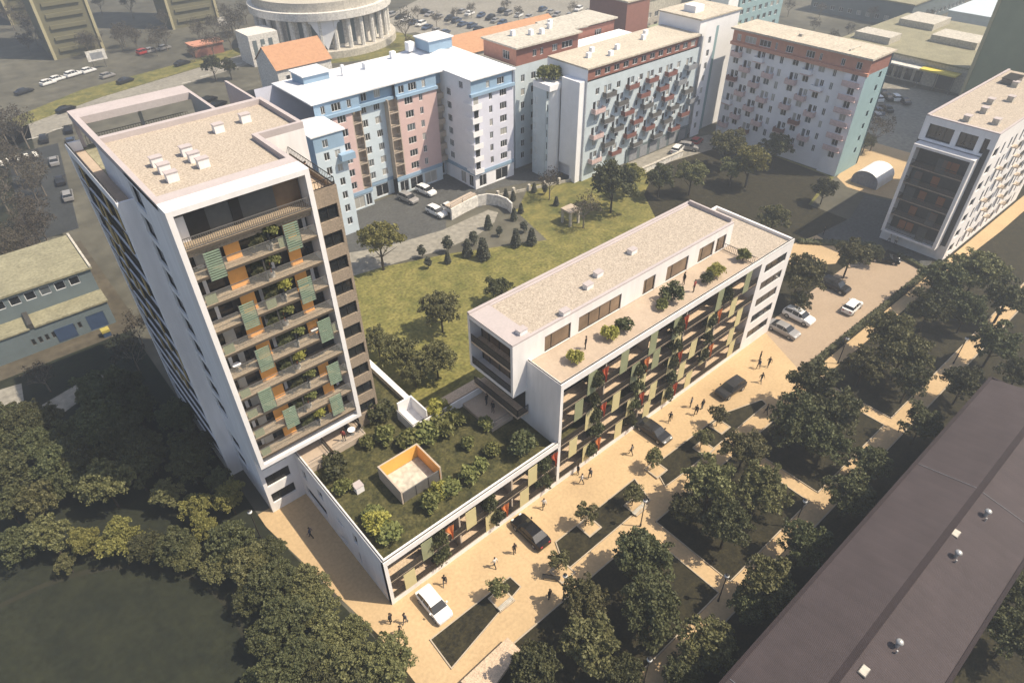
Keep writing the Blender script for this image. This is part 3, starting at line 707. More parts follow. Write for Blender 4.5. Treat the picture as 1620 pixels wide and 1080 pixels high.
shop(pb,48.1,71.8,'-Y',10.7,[(.5,2.0),(2.9,3.0),(6.3,3.0)]); section(pb,50.2,71.8,'-Y',8.6,3.6,TOPZ,'pale_pink',[(1.4,1.8),(4.6,.8)],PF)
shop(pb,58.8,73.4,'-Y',2.1,[(.4,1.3)])
# balcony shafts
for (x0, x1, y) in ((40.7,42.5,71.8),(48.1,50.2,71.8)):
    MB().box(x0,x1,y+1.2,y+1.4,2.9,TOPZ).build('balcony_shaft', M['beige_column'], pb)
    b = MB(); b.box(x0,x0+.15,y,y+1.2,3.6,TOPZ); b.box(x1-.15,x1,y,y+1.2,3.6,TOPZ); b.build('shaft_pier', M['beige_column'], pb)
    for f in PF:
        bl = MB().box(x0+.15,x1-.15,y,y+1.2,f-.12,f+.1).build('balcony', M['beige_column'], pb)
        b = MB(); rail_bars(b,x0+.15,x1-.15,y+.05,f+.1,.95,.2); b.build('railing', M['mid_metal'], bl)
        add_window(pb,x0,y+1.2,'-Y',(.4,1.4,f+.15,f+2.1),'white',.02,1)
MB().box(58.8,60.8,73.35,73.39,3.6,TOPZ).build('recess_wall', M['beige_column'], pb)
for f in PF: MB().box(58.85,60.75,72.4,73.35,f-.1,f+.95).build('balcony', M['beige_column'], pb)
# lavender wing: sun painted into the white left face, shade into the lavender front
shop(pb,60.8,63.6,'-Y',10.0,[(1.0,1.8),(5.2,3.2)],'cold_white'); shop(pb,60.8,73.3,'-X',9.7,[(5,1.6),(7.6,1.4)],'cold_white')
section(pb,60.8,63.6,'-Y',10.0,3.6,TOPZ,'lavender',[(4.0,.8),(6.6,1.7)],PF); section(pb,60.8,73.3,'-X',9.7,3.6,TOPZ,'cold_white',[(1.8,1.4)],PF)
for f in PF:
    bl = MB().box(60.3,62.6,62.9,64.6,f-.1,f+.1).build('balcony', M['cold_white'], pb)
    b = MB(); b.box(60.3,62.6,62.9,62.96,f+.1,f+.95); b.box(60.3,60.36,62.96,65.5,f+.1,f+.95); b.build('railing', M['cold_white'], bl)
    add_window(pb,60.8,63.58,'-Y',(.3,1.5,f+.2,f+2.1),'white',.03,1)
MB().quad((70.8,63.6,0),(70.8,86,0),(70.8,86,TOPZ),(70.8,63.6,TOPZ)) and None
b = MB(); b.quad((70.8,63.6,0),(70.8,86,0),(70.8,86,21.2),(70.8,63.6,21.2)); b.quad((60.8,86,0),(30,86,0),(30,86,21),(60.8,86,21)); b.quad((70.8,86,0),(60.8,86,0),(60.8,86,21),(70.8,86,21)); b.build('rear_wall', M['lavender'], pb)
# top blue storey with dormer windows
for (x0, L, y, wins) in ((34,8.6,72.0,[(1.2,.8),(3.2,1.8),(6.2,.8)]),(42.6,7.4,73.0,[(.9,1.2),(3.6,1.3)]),(50.0,9.0,72.0,[(.7,1.2),(2.8,1.8),(5.8,.8)]),(59,1.8,73.2,[])):
    section(pb,x0,y,'-Y',L,TOPZ,21.0,'sky_blue',wins,[TOPZ],'white',1.4,.5)
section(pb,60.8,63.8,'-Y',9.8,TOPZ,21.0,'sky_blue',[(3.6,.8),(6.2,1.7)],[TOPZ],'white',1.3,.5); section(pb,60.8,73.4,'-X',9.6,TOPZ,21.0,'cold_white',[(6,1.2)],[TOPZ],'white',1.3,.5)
for (x0, x1, y0, y1) in ((34,42.55,71.5,72.0),(42.6,49.9,72.4,73.0),(50,59,71.5,72.0),(60.4,70.9,63.2,63.8)): MB().box(x0,x1,y0,y1,TOPZ-.28,TOPZ+.25).build('blue_ledge', M['sky_blue'], pb)
# roofs: low pitched
def lowroof(par, x0, x1, y0, y1, z, rise, m, ov=.5, axis='x'):
    b = MB(); x0 -= ov; x1 += ov; y0 -= ov; y1 += ov
    if axis == 'x':
        yc = (y0+y1)/2; a, c_ = (x0+2, yc, z+rise), (x1-2, yc, z+rise)
        b.quad((x0,y0,z),(x1,y0,z),c_,a); b.quad((x1,y1,z),(x0,y1,z),a,c_); b.poly([(x0,y1,z),(x0,y0,z),a]); b.poly([(x1,y0,z),(x1,y1,z),c_])
    else:
        xc = (x0+x1)/2; a, c_ = (xc, y0+2, z+rise), (xc, y1-2, z+rise)
        b.quad((x0,y1,z),(x0,y0,z),a,c_); b.quad((x1,y0,z),(x1,y1,z),c_,a); b.poly([(x0,y0,z),(x1,y0,z),a]); b.poly([(x1,y1,z),(x0,y1,z),c_])
    b.box(x0,x1,y0,y1,z-.22,z-.01)
    return b.build('roof', M[m], par)
rf = lowroof(pb,34,61,72.2,86,21.2,.8,'pale_roof'); lowroof(pb,61.0,70.8,63.8,86,21.25,1.0,'pale_roof',.45,'y')
b = MB(); chimney_box(b,50,80,21.5,2.4,1.2,1.5); chimney_box(b,62,84.5,21.8,1.4,1.4,1.6); chimney_box(b,44,79,21.5,.5,.5,2.4); chimney_box(b,57,83,21.5,1,.8,1.4); b.build('chimney', M['cold_white'], rf)
d = MB().box(36.5,41.5,79.5,84,21,23.2).build('roof_dormer', M['sky_blue'], pb); MB().box(36.2,41.8,79.2,84.3,23.2,23.4).build('dormer_roof', M['pale_roof'], d)
d = MB().box(63.5,69,80,84.8,22,24).build('roof_dormer', M['sky_blue'], pb); MB().box(63.2,69.3,79.7,85,24,24.2).build('dormer_roof', M['pale_roof'], d)
# lower blue corner wing next to the tower
section(pb,29.7,65.0,'-Y',5.4,0,16,'pale_blue',[(1.4,1.0),(3.4,1.0)],[1.0+2.5*k for k in range(6)]); section(pb,29.7,65.0,'-Y',5.4,16,18.5,'sky_blue',[(1.5,1.0)],[16],'white',1.3,.5)
b = MB(); b.quad((29.7,72,0),(29.7,65,0),(29.7,65,18.5),(29.7,72,18.5)); b.quad((35.1,65,0),(35.1,71.8,0),(35.1,71.8,18.5),(35.1,65,18.5)); b.build('wing_side', M['sky_blue'], pb)
lowroof(pb,29.7,35.1,65.2,72.5,18.8,.5,'pale_roof',.4,'y')
for f in (13.8,): MB().box(33.6,36.2,63.9,65,f,f+1.1).build('balcony', M['sky_blue'], pb)

# ================================================================== BALCONY HOUSE (blue grey long house)
bh = empty('balcony_apartment_house', (95, 57, 0), 'long blue grey apartment house crowded with dark balconies, white end wall', 'apartment house')
BF = [3.4+2.5*k for k in range(7)]
fac = 52.2
ops = []; bal = []
for i, f in enumerate(BF[:-1]):
    u = 1.6 + (.8 if i % 2 else 0)
    k = 0
    while u < 32:
        if (k+i) % 2 == 0: bal.append((u, f)); ops.append((u+.3,u+1.1,f+.15,f+2.1)); ops.append((u+1.4,u+2.3,f+.8,f+2.1)); u += 3.9
        else: ops.append((u,u+1.0,f+.8,f+2.05)); u += 2.0 if r.random() < .6 else 2.7
        k += 1
MB().wall(79,fac,'-Y',34,0,19.6,ops,.15).build('balcony_wall', M['aqua_wall'], bh)
for o in ops: add_window(bh,79,fac,'-Y',o,'white',.15,2 if o[3]-o[2] < 1.6 else 1)
for (u, f) in bal:
    m = r.choice(['brown_balcony','brown_balcony','grey_balcony','mid_metal','mid_metal']) if u > 3.5 else 'rose_balcony'
    bl = MB().box(79+u-.1,79+u+2.8,fac-1.15,fac-.001,f-.1,f+.06).build('balcony', M['grey_balcony'], bh)
    b = MB(); b.box(79+u-.1,79+u+2.8,fac-1.15,fac-1.1,f+.1,f+.98); b.box(79+u-.1,79+u-.05,fac-1.1,fac-.05,f+.1,f+.98); b.box(79+u+2.75,79+u+2.8,fac-1.1,fac-.05,f+.1,f+.98); b.build('railing', M[m], bl)
    if r.random() < .14: MB().box(79+u+2.5,79+u+2.75,fac-.9,fac-.7,f+.1,f+1.9).build('folded_parasol', M['cold_white'], bl)
ops = [(u,u+1.5,19.95,21.1) for u in np.arange(2.5,32,2.6)]
MB().wall(79,fac+.5,'-Y',33.5,19.6,21.7,ops,.15).build('attic_wall', M['red_brown'], bh)
for o in ops: add_window(bh,79,fac+.5,'-Y',o,'white',.15,2)
b = MB(); b.box(79,112.9,fac+.1,63,21.7,22.0); b.build('roof', M['beige_roof'], bh)
b = MB(); [chimney_box(b,x,y,22,.9,.7,.9) for x,y in ((84,57),(87,59),(92,57),(101,58),(104,60),(88,55))]; b.build('roof_outlet', M['cold_white'], bh)
b = MB(); b.quad((113,52.2,0),(113,63,0),(113,63,21.7),(113,52.2,21.7)); b.build('end_wall', M['cold_white'], bh); b = MB(); b.quad((113,63,0),(79,63,0),(79,63,21.7),(113,63,21.7)); b.build('rear_wall', M['aqua_wall'], bh); b = MB(); b.quad((79,63,0),(79,fac,0),(79,fac,21.7),(79,63,21.7)); b.build('end_wall', M['cold_white'], bh)
# white projecting end slabs with the rounded planted terrace
MB().box(77.4,78.9,52.6,54.2,0,19.8).build('white_pier', M['cold_white'], bh)
MB().box(77.6,78.99,54.3,57.5,3.0,19.7).build('white_pier', M['cold_white'], bh)
section(bh,74.6,62.2,'-X',3.6,0,17.5,'aqua_wall',[(.6,1.0)],[1.0+2.5*k for k in range(6)])
b = MB(); b.cyl(77.0,59.6,0,18.2,1.9,n=20); b.build('stair_cylinder', M['cold_white'], bh)
b = MB(); [b.box(74.98,75.2,58.6,60.2,f,f+1.4) for f in BF[:-1]]; b.build('stair_window', M['glass_pane'], bh)
b = MB(); b.box(74.6,78.9,57.6,62.2,17.5,18.6); b.build('terrace_parapet', M['cold_white'], bh)
MB().box(74.7,78.9,58.6,62.1,0,17.5).build('stair_core', M['aqua_wall'], bh)

b = MB(); b.box(92,112.9,fac-.25,fac-.01,0,3.0); b.build('garage_front', M['bluegrey_wall'], bh)
for k in range(6): MB().box(93+k*3.3,95.4+k*3.3,fac-.30,fac-.255,.1,2.5).build('garage_door', M['grey_balcony'], bh)
# ================================================================== RED ATTIC HOUSE behind
rh = empty('red_attic_house', (90, 70, 0), 'teal house with dark red attic storey seen over the balcony house', 'apartment house')
section(rh,73.0,65.6,'-Y',17.2,0,20.6,'aqua_wall',[(1.5,1.0),(4.2,1.2),(7.4,1.0)],[1.0+2.6*k for k in range(7)])
section(rh,73.4,65.7,'-Y',16.6,20.6,23.8,'red_brown',[(4.2,1.0),(6.2,.8),(9.4,1.4),(12.0,3.0)],[20.7],'white',1.3,.8)
section(rh,73.4,75.5,'-X',9.8,20.6,23.8,'brick_orange',[(5.8,2.0)],[20.7],'white',1.6,.6)
section(rh,90.0,70.5,'-Y',16,18,22.6,'red_brown',[(10,2.0)],[19.5],'white',1.3,.9)
b = MB(); b.quad((90,65.7,0),(90,70.5,0),(90,70.5,23.8),(90,65.7,23.8)); b.quad((73,75.5,0),(73,65.6,0),(73,65.6,20.6),(73,75.5,20.6)); b.build('side_wall', M['aqua_wall'], rh)
rf = MB().box(72.8,90.4,65.0,75.6,23.8,24.1).build('roof', M['stone_pale'], rh); rf2 = MB().box(90.4,106.5,70.0,79,23.0,23.3).build('roof', M['stone_pale'], rh); MB().box(90.41,107,63.2,69.9,20.5,20.8).build('roof', M['cold_white'], rh)
b = MB(); [chimney_box(b,x,y,24.1,.8,.8,1.0) for x,y in ((81,70),(83,69),(87,71),(89,73),(78,72))]; b.build('roof_outlet', M['cold_white'], rf)
MB().box(70.9,73.0,66,75,17.5,20.3).build('terrace_block', M['cold_white'], rh)

# ================================================================== WHITE HOUSE with orange attic
wh = empty('orange_attic_house', (123, 34, 0), 'white apartment house with orange attic storey and teal end wall', 'apartment house')
WF = [2.6+2.5*k for k in range(7)]
fx = 119.4
ops = []; bal = []
for i, f in enumerate(WF):
    for k, u in enumerate((1.0,3.6,6.4,9.0,11.6,14.4,17.2,20.0)):
        if k == 4: ops.append((u,u+.8,f+.5,f+2.0)); continue
        if (k+i) % 2 == 0: bal.append((u-.2,f)); ops.append((u,u+.8,f+.15,f+2.05)); ops.append((u+1.0,u+1.8,f+.8,f+2.05))
        else: ops.append((u,u+1.3,f+.8,f+2.05))
    ops.append((23.0,23.7,f+.6,f+2.0))
MB().wall(fx,49.0,'-X',25.4,0,19.9,ops,.15).build('balcony_wall', M['cold_white'], wh)
for o in ops: add_window(wh,fx,49.0,'-X',o,'white',.15,2 if o[3]-o[2] < 1.6 else 1)
for (u, f) in bal:
    y1 = 49-u; m = r.choice(['rose_balcony','rose_balcony','cold_white','rose_balcony','brown_balcony'])
    bl = MB().box(fx-1.1,fx-.001,y1-2.2,y1,f-.1,f+.06).build('balcony', M['rose_balcony'], wh)
    b = MB(); b.box(fx-1.1,fx-1.05,y1-2.2,y1,f+.1,f+.95); b.box(fx-1.05,fx-.05,y1-.05,y1,f+.1,f+.95); b.box(fx-1.05,fx-.05,y1-2.2,y1-2.15,f+.1,f+.95); b.build('railing', M[m], bl)
section(wh,fx-.6,23.4,'-X',4.0,0,19.9,'cold_white',[(1.3,1.3)],WF)
for f in WF[1:]: 
    bl = MB().box(fx-1.5,fx-.62,19.8,23.2,f-.1,f+.06).build('balcony', M['rose_balcony'], wh); MB().box(fx-1.5,fx-1.45,19.8,23.2,f+.1,f+.95).build('railing', M[r.choice(['rose_balcony','rose_balcony','cold_white'])], bl)
MB().wall(fx-.6,19.4,'-Y',8.6,0,19.9,[(5.5,6.4,f+.8,f+1.9) for f in WF],.1).build('end_wall', M['teal_wall'], wh)
section(wh,fx-.1,49.0,'-X',29.6,19.9,22.6,'brick_orange',[(1.0,1.0),(3.0,2.6),(6.4,2.6),(10,.5),(12.4,1.6),(16.8,1.8),(19.6,.6),(24,.8),(27,1.1)],[19.9],'white',1.3,.6)
b = MB(); b.wall(fx-.1,19.4,'-Y',8,19.9,22.6); b.build('attic_end', M['red_brown'], wh)
MB().box(fx-.75,fx-.11,19.2,49.0,19.7,20.3).build('attic_ledge', M['brick_orange'], wh)
b = MB(); b.box(fx-.8,128,19.0,49.4,22.6,22.95); b.build('roof', M['beige_roof'], wh)
b = MB(); chimney_box(b,123,36,22.9,.8,.8,.5); chimney_box(b,122.5,24.5,22.9,4,.3,.35); b.build('roof_outlet', M['stone_pale'], wh)
b = MB(); b.quad((128,19.4,0),(128,49,0),(128,49,22.6),(128,19.4,22.6)); b.build('rear_wall', M['teal_wall'], wh)
# joint tower between the two houses
jt = empty('corner_stair_tower', (117, 54, 0), 'tall pale blue corner block joining the balcony house and the orange attic house', 'stair tower')
section(jt,113.1,51.5,'-Y',3.4,0,24.5,'cold_white',[(1.2,.9)],[1+2.6*k for k in range(8)]); section(jt,116.5,53.0,'-Y',3.2,0,22.5,'teal_wall',[(.8,1.3)],[.5+2.6*k for k in range(8)])
MB().box(113.1,127,53.2,64,0,24.4).build('core_wall', M['cold_white'], jt); MB().box(112.8,127.3,52.9,64.3,24.42,24.7).build('roof', M['beige_roof'], jt)
MB().box(116,119,57,60,24.7,26).build('lift_housing', M['cold_white'], jt)

# ================================================================== GREY HOUSE on the right (dark loggia front)
gh = empty('grey_apartment_house', (116, -3, 0), 'right hand apartment house with framed dark loggias and a white windowed long side', 'apartment house')
GF = [3.0+2.85*k for k in range(5)]
b = MB(); b.quad((102,1.9,0),(102,-8.6,0),(102,-8.6,2.7),(102,1.9,2.7)); b.wall(102,1.9,'-X',10.5,17.9,21.6,[(.9,4.6,18.3,20.6),(5.4,8.0,18.3,20.6),(8.8,9.6,18.3,20.6)],.5); b.box(102.0,102.3,-8.59,-7.6,2.7,17.9)
b.build('front_wall', M['grey_plaster'], gh)
for o in ((.9,4.6,18.3,20.6),(5.4,8.0,18.3,20.6),(8.8,9.6,18.3,20.6)): add_window(gh,102,1.9,'-X',o,'dark',.5,3)
b = MB(); b.box(100,102,1.0,1.5,2.4,17.8); b.box(100,102,-7.4,-6.9,2.4,17.8); b.box(100,102,-6.9,1.0,17.4,17.8); b.box(100,102,-6.9,1.0,2.4,2.75); b.build('loggia_frame', M['white_frame'], gh)
MB().box(101.95,101.99,-7.5,1.5,2.4,17.8).build('loggia_back', M['dark_wall'], gh)
for i, f in enumerate(GF):
    if i < 5 or True:
        if f > 3.2: MB().box(100.1,101.95,-6.9,1.0,f-.2,f).build('loggia_floor', M['brown_cladding'], gh)
        b = MB(); rail_bars(b,-6.9,1.0,100.12,f,1.0,.16,'y'); b.build('loggia_railing', M['dark_metal'], gh)
        for k in range(2):
            y = r.uniform(-6.2,-.6); MB().box(101.7,101.78,y,y+1.1,f,f+1.6).build('orange_panel', mat('muted_orange',(.30,.12,.05),.8,.1,1) if 'muted_orange' not in M else M['muted_orange'], gh)
        y = r.uniform(-6.0,-.8); s_ = MB()
        for q in range(18): s_.box(100.02,100.08,y,y+1.4,f+.0+q*.13,f+.07+q*.13)
        s_.build('slatted_screen', M['slate_wall'], gh)
MB().box(101.9,101.98,-8.2,-7.5,2.7,19.2).build('dark_strip', M['dark_wall'], gh)
ops = []
for i, f in enumerate([.6+2.75*k for k in range(8)]):
    if f+2 > 21.3: continue
    ops.append((.9,2.8,f+.6,f+2.0))
    u = 4.4+(i % 2)*.9
    while u < 31: ops.append((u,u+.85,f+.2,f+2.1)); u += r.choice([1.9,2.4,2.9])
MB().wall(102,-8.6,'-Y',33,0,21.6,ops,.3).build('long_wall', M['white_plaster'], gh)
for o in ops: add_window(gh,102,-8.6,'-Y',o,'dark',.3,1 if o[1]-o[0] < 1 else 3)
for i, f in enumerate([.6+2.75*k for k in range(1,7)]):
    for k in range(3):
        u = 6.5+k*7.2+(i % 2)*3.0
        bl = MB().box(102+u,102+u+1.5,-9.5,-8.601,f-.05,f+.08).build('balcony', M['beige_column'], gh)
        b = MB(); rail_bars(b,102+u,102+u+1.5,-9.47,f+.08,.95,.14,'x',.03); b.build('railing', M['mid_metal'], bl)
b = MB(); b.quad((135,-8.6,0),(135,1.9,0),(135,1.9,21.6),(135,-8.6,21.6)); b.quad((135,1.9,0),(102,1.9,0),(102,1.9,21.6),(135,1.9,21.6)); b.build('rear_wall', M['white_plaster'], gh)
b = MB(); b.box(102,135,1.5,1.9,21.6,21.85); b.box(102,135,-8.6,-8.3,21.6,21.75); b.box(102,102.5,-8.3,1.5,21.6,21.75); b.build('roof_coping', M['lilac_coping'], gh)
MB().box(102.5,135,-8.3,1.5,21.4,21.65).build('roof_gravel', M['roof_gravel'], gh)
for (px, py, lb) in ((1529,191,'vent box nearest the front corner of the right hand roof'),(1556,178,'second vent box from the front of the right hand roof'),(1566,164,'vent box in the left middle of the right hand roof'),(1598,160,'vent box right of the middle of the right hand roof'),(1575,196,'vent box by the long side of the right hand roof'),(1605,137,'far vent box beside the rooftop hatch on the right hand roof')):
    p = at(px, py, 21.7); e = empty('roof_vent', p, lb, 'roof vent', 'vent boxes on the right hand roof')
    MB().box(p.x-.55,p.x+.55,p.y-.45,p.y+.45,21.6,22.5).build('vent_housing', M['stone_pale'], e); MB().box(p.x-.6,p.x+.6,p.y-.5,p.y+.5,22.5,22.57).build('vent_cap', M['lilac_coping'], e)
e = empty('roof_hatch', (128,-1,21.6), 'dark low rooftop hatch at the far end of the right hand roof', 'roof hatch'); MB().box(126,130,-2,0,21.6,22.5).build('hatch_body', M['mid_metal'], e); MB().box(125.9,130.1,-2.1,.1,22.5,22.6).build('hatch_lid', M['dark_metal'], e)
# vaulted white tent
e = empty('vaulted_tent', (94,17,0), 'white barrel vaulted tent beside the grey service road', 'tent')
p = at(1375, 288, 0); e.location = (p.x, p.y, 0); n = 14; b = MB(); 
for k in range(n):
    a0, a1 = math.pi*k/n, math.pi*(k+1)/n
    q = lambda a, t: (p.x-2.6+t*7, p.y+2.6*math.cos(a), 1.0+2.0*math.sin(a))
    b.quad(q(a0,0),q(a1,0),q(a1,1),q(a0,1))
b.quad((p.x-2.6,p.y+2.6,0),(p.x+4.4,p.y+2.6,0),(p.x+4.4,p.y+2.6,1),(p.x-2.6,p.y+2.6,1)); b.quad((p.x-2.6,p.y-2.6,0),(p.x+4.4,p.y-2.6,0),(p.x+4.4,p.y-2.6,1),(p.x-2.6,p.y-2.6,1))
b.build('tent_canopy', M['cold_white'], e, True)
b = MB(); b.poly([(p.x-2.5,p.y+2.55*math.cos(math.pi*k/n),1.0+1.95*math.sin(math.pi*k/n)) for k in range(n+1)]+[(p.x-2.5,p.y-2.55,0),(p.x-2.5,p.y+2.55,0)]); b.build('tent_gable', M['grey_balcony'], e)

# ================================================================== DARK RIBBED ROOF bottom right
dr = empty('ribbed_roof_hall', (36, -32, 0), 'long low hall with a dark purple brown ribbed roof', 'hall')
b = MB(); b.quad((5,-26.6,9.6),(5,-31.6,10.6),(63,-31.6,10.6),(63,-26.6,9.6)); b.build('roof', M['ribbed_roof'], dr)
b = MB(); b.quad((5,-31.6,10.6),(5,-32.1,10.61),(63,-32.1,10.61),(63,-31.6,10.6)); b.box(5,63,-32.15,-32.05,10.4,10.62); b.build('ridge_cap', M['ribbed_dark'], dr)
b = MB(); b.quad((5,-32.1,10.5),(5,-37.2,9.6),(63,-37.2,9.6),(63,-32.1,10.5)); b.build('roof', M['ribbed_roof'], dr)
b = MB(); b.box(5,63.2,-26.62,-26.3,9.3,9.66); b.box(5,63.2,-37.5,-37.2,9.3,9.66); b.prism([(63,-26.6),(63.25,-26.6),(63.25,-37.2),(63,-37.2)],9.3,9.75); b.build('eaves_gutter', M['ribbed_dark'], dr)
b = MB(); b.box(5,62.8,-37.0,-26.9,0,9.3); b.build('wall', M['bluegrey_wall'], dr)
b = MB()
for x in (13.5, 44.5): b.tube((x,-26.7,9.68),(x,-31.6,10.66),.02); b.tube((x,-32.1,10.56),(x,-37.2,9.66),.02)
b.build('lightning_wire', M['grey_balcony'], dr)
for (px, py, lb) in ((1559,815,'round silver roof ventilator farthest up the ribbed roof'),(1512,880,'round silver roof ventilator in the middle of the ribbed roof'),(1419,1021,'round silver roof ventilator lowest on the ribbed roof')):
    p = at(px, py, 10.3); e = empty('roof_ventilator', (p.x,p.y,10.1), lb, 'roof ventilator', 'ventilators on the ribbed roof')
    MB().cyl(p.x,p.y,9.9,10.75,.16,.16,10).build('vent_stack', M['vent_metal'], e); MB().sphere((p.x,p.y,10.9),.3,.3,.22,12,6).build('vent_head', M['vent_metal'], e, True)
    MB().tube((p.x-.55,p.y-.2,10.0),(p.x-.55,p.y-.2,10.6),.07).build('vent_pipe', M['vent_metal'], e)
for (px, py, lb) in ((1511,845,'small grey roof hatch upper on the ribbed roof'),(1366,1062,'small grey roof hatch at the bottom of the ribbed roof')):
    p = at(px, py, 10.3); e = empty('roof_hatch', (p.x,p.y,10.1), lb, 'roof hatch', 'hatches on the ribbed roof')
    MB().box(p.x-.45,p.x+.45,p.y-.3,p.y+.3,9.9,10.5).build('hatch_frame', M['mid_metal'], e); MB().box(p.x-.4,p.x+.4,p.y-.25,p.y+.25,10.5,10.54).build('hatch_glass', M['stone_pale'], e)
# right neighbour concrete kiosk at the lower edge of the plaza
e = empty('concrete_ramp_roof', (3.5,-11.2,0), 'low flat concrete roof of a small kiosk at the bottom edge of the plaza', 'kiosk')
MB().prism([(.6,-10.6),(5.9,-10.3),(6.0,-11.6),(.9,-12.8)],0,.75).build('wall', M['beige_column'], e); MB().prism([(.4,-10.4),(6.0,-10.1),(6.1,-11.7),(.8,-13.0)],.75,.95).build('roof_slab', M['loggia_floor'], e)

# ================================================================== OLD FLAT ROOFED SCHOOL left
sc = empty('flat_roof_school', (-15,75,0), 'old two step flat roofed building with a window strip left of the tower', 'school')
b = MB(); ops = [(u,u+1.35,6.0,7.3) for u in np.arange(.6,21.5,1.9)]
b.wall(-29,69.0,'-Y',22.7,4.0,7.7,ops,.15); b.quad((-6.3,69,0),(-6.3,81,0),(-6.3,81,7.7),(-6.3,69,7.7)); b.quad((-29,81,0),(-29,69,0),(-29,69,7.7),(-29,81,7.7)); b.build('upper_wall', M['bluegrey_wall'], sc)
for o in ops: add_window(sc,-29,69.0,'-Y',o,'white',.15,1)
MB().box(-29.3,-6.0,68.7,81.2,7.7,8.0).build('roof', M['flat_roof_old'], sc); b = MB(); b.box(-6.3,-6.0,68.7,81.2,8.0,8.25); b.build('roof_edge', M['stone_pale'], sc)
b = MB(); ops = [(u,u+.5,1.2,2.2) for u in np.arange(11,17,.85)]+[(18.2,20.6,.1,2.6)]; b.wall(-28,65.4,'-Y',21.6,0,3.8,ops,.12); b.quad((-6.4,65.4,0),(-6.4,69,0),(-6.4,69,3.8),(-6.4,65.4,3.8)); b.build('lower_wall', M['bluegrey_wall'], sc)
for o in ops[:-1]: add_window(sc,-28,65.4,'-Y',o,'mid',.12,1)
MB().box(-9.8,-7.4,65.45,65.52,.1,2.6).build('blue_door', M['blue_door'], sc); MB().box(-14.0,-11.5,65.33,65.39,.3,2.4).build('blue_panel', M['blue_door'], sc)
MB().box(-28.2,-16.4,65.2,69.0,3.8,4.0).build('lower_roof', M['flat_roof_old'], sc); MB().box(-15.8,-6.2,65.2,69.0,3.8,4.05).build('lower_roof', M['flat_roof_old'], sc); MB().box(-16.4,-15.8,65.3,69.0,3.8,4.6).build('roof_upstand', M['dark_wall'], sc)
p = at(170,530,0); e = empty('waste_container', p, 'small yellow topped blue container by the school corner', 'container')
MB().box(p.x-.5,p.x+.5,p.y-.45,p.y+.45,0,.75).build('container_body', M['blue_door'], e); MB().box(p.x-.55,p.x+.55,p.y-.5,p.y+.5,.75,1.15).build('container_lid', M['dull_yellow'], e)

# ================================================================== FAR BUILDINGS
# round white church
f0 = at(522, 92, 0); dv = Vector((f0.x-CAM_C.x, f0.y-CAM_C.y, 0)).normalized(); cx, cy = f0.x+dv.x*21, f0.y+dv.y*21
ch = empty('round_church', (cx,cy,0), 'large white round building with columns and a stepped drum', 'church')
MB().cyl(cx,cy,0,2.0,22.5,n=48).build('base_plinth', M['stone_pale'], ch); MB().cyl(cx,cy,2.0,10.5,18.3,n=48).build('drum', M['stone_shell'], ch)
b = MB()
for k in range(30):
    a = 2*math.pi*k/30; b.cyl(cx+20.3*math.cos(a),cy+20.3*math.sin(a),2.0,10.5,.75,n=8)
b.build('column_ring', M['stone_shell'], ch)
b = MB()
for k in range(30):
    a = 2*math.pi*(k+.5)/30; q = Vector((cx+18.4*math.cos(a),cy+18.4*math.sin(a),0)); t_ = Vector((-math.sin(a),math.cos(a),0)); o_ = Vector((math.cos(a),math.sin(a),0))*.12
    b.quad(q-t_*.8+o_+Vector((0,0,3)),q+t_*.8+o_+Vector((0,0,3)),q+t_*.8+o_+Vector((0,0,9.5)),q-t_*.8+o_+Vector((0,0,9.5)))
b.build('drum_window', M['bluegrey_wall'], ch)
MB().cyl(cx,cy,10.5,12.6,22.0,n=48).build('cornice', M['stone_shell'], ch); MB().cyl(cx,cy,12.6,15,20.5,20.5,48).build('upper_terrace', M['stone_pale'], ch); MB().cyl(cx,cy,15,21,15,14.5,40).build('upper_drum', M['stone_shell'], ch)
b = MB(); [b.box(cx+14.9*math.cos(a)-.3,cx+14.9*math.cos(a)+.3,cy+14.9*math.sin(a)-.3,cy+14.9*math.sin(a)+.3,15,20) for a in np.arange(0,6.28,.21)]; b.build('upper_window', M['bluegrey_wall'], ch)
MB().cyl(cx,cy,21,26,14.8,1.5,40).build('dome_roof', M['bluegrey_wall'], ch)
gx = Vector((f0.x,f0.y,0)); tx = Vector((-dv.y,dv.x,0))
b = MB(); q0 = gx+dv*.2; b.poly([q0-tx*4+Vector((0,0,9.8)), q0+tx*4+Vector((0,0,9.8)), q0+Vector((0,0,2.2))]); b.prism([tuple((q0-tx*4.5)[:2]),tuple((q0+tx*4.5)[:2]),tuple((q0+tx*4.5-dv*-1.5)[:2]),tuple((q0-tx*4.5-dv*-1.5)[:2])],9.8,11.6); b.build('entrance_canopy', M['cold_white'], ch)
MB().box(cx-30,cx-21,cy-12,cy-3,0,8.5).build('side_chapel', M['stone_shell'], ch)
b = MB(); [b.box(cx-29+k*2.4,cx-27.8+k*2.4,cy-12.1,cy-11.95,2,7) for k in range(3)]; b.build('chapel_window', M['bluegrey_wall'], ch)
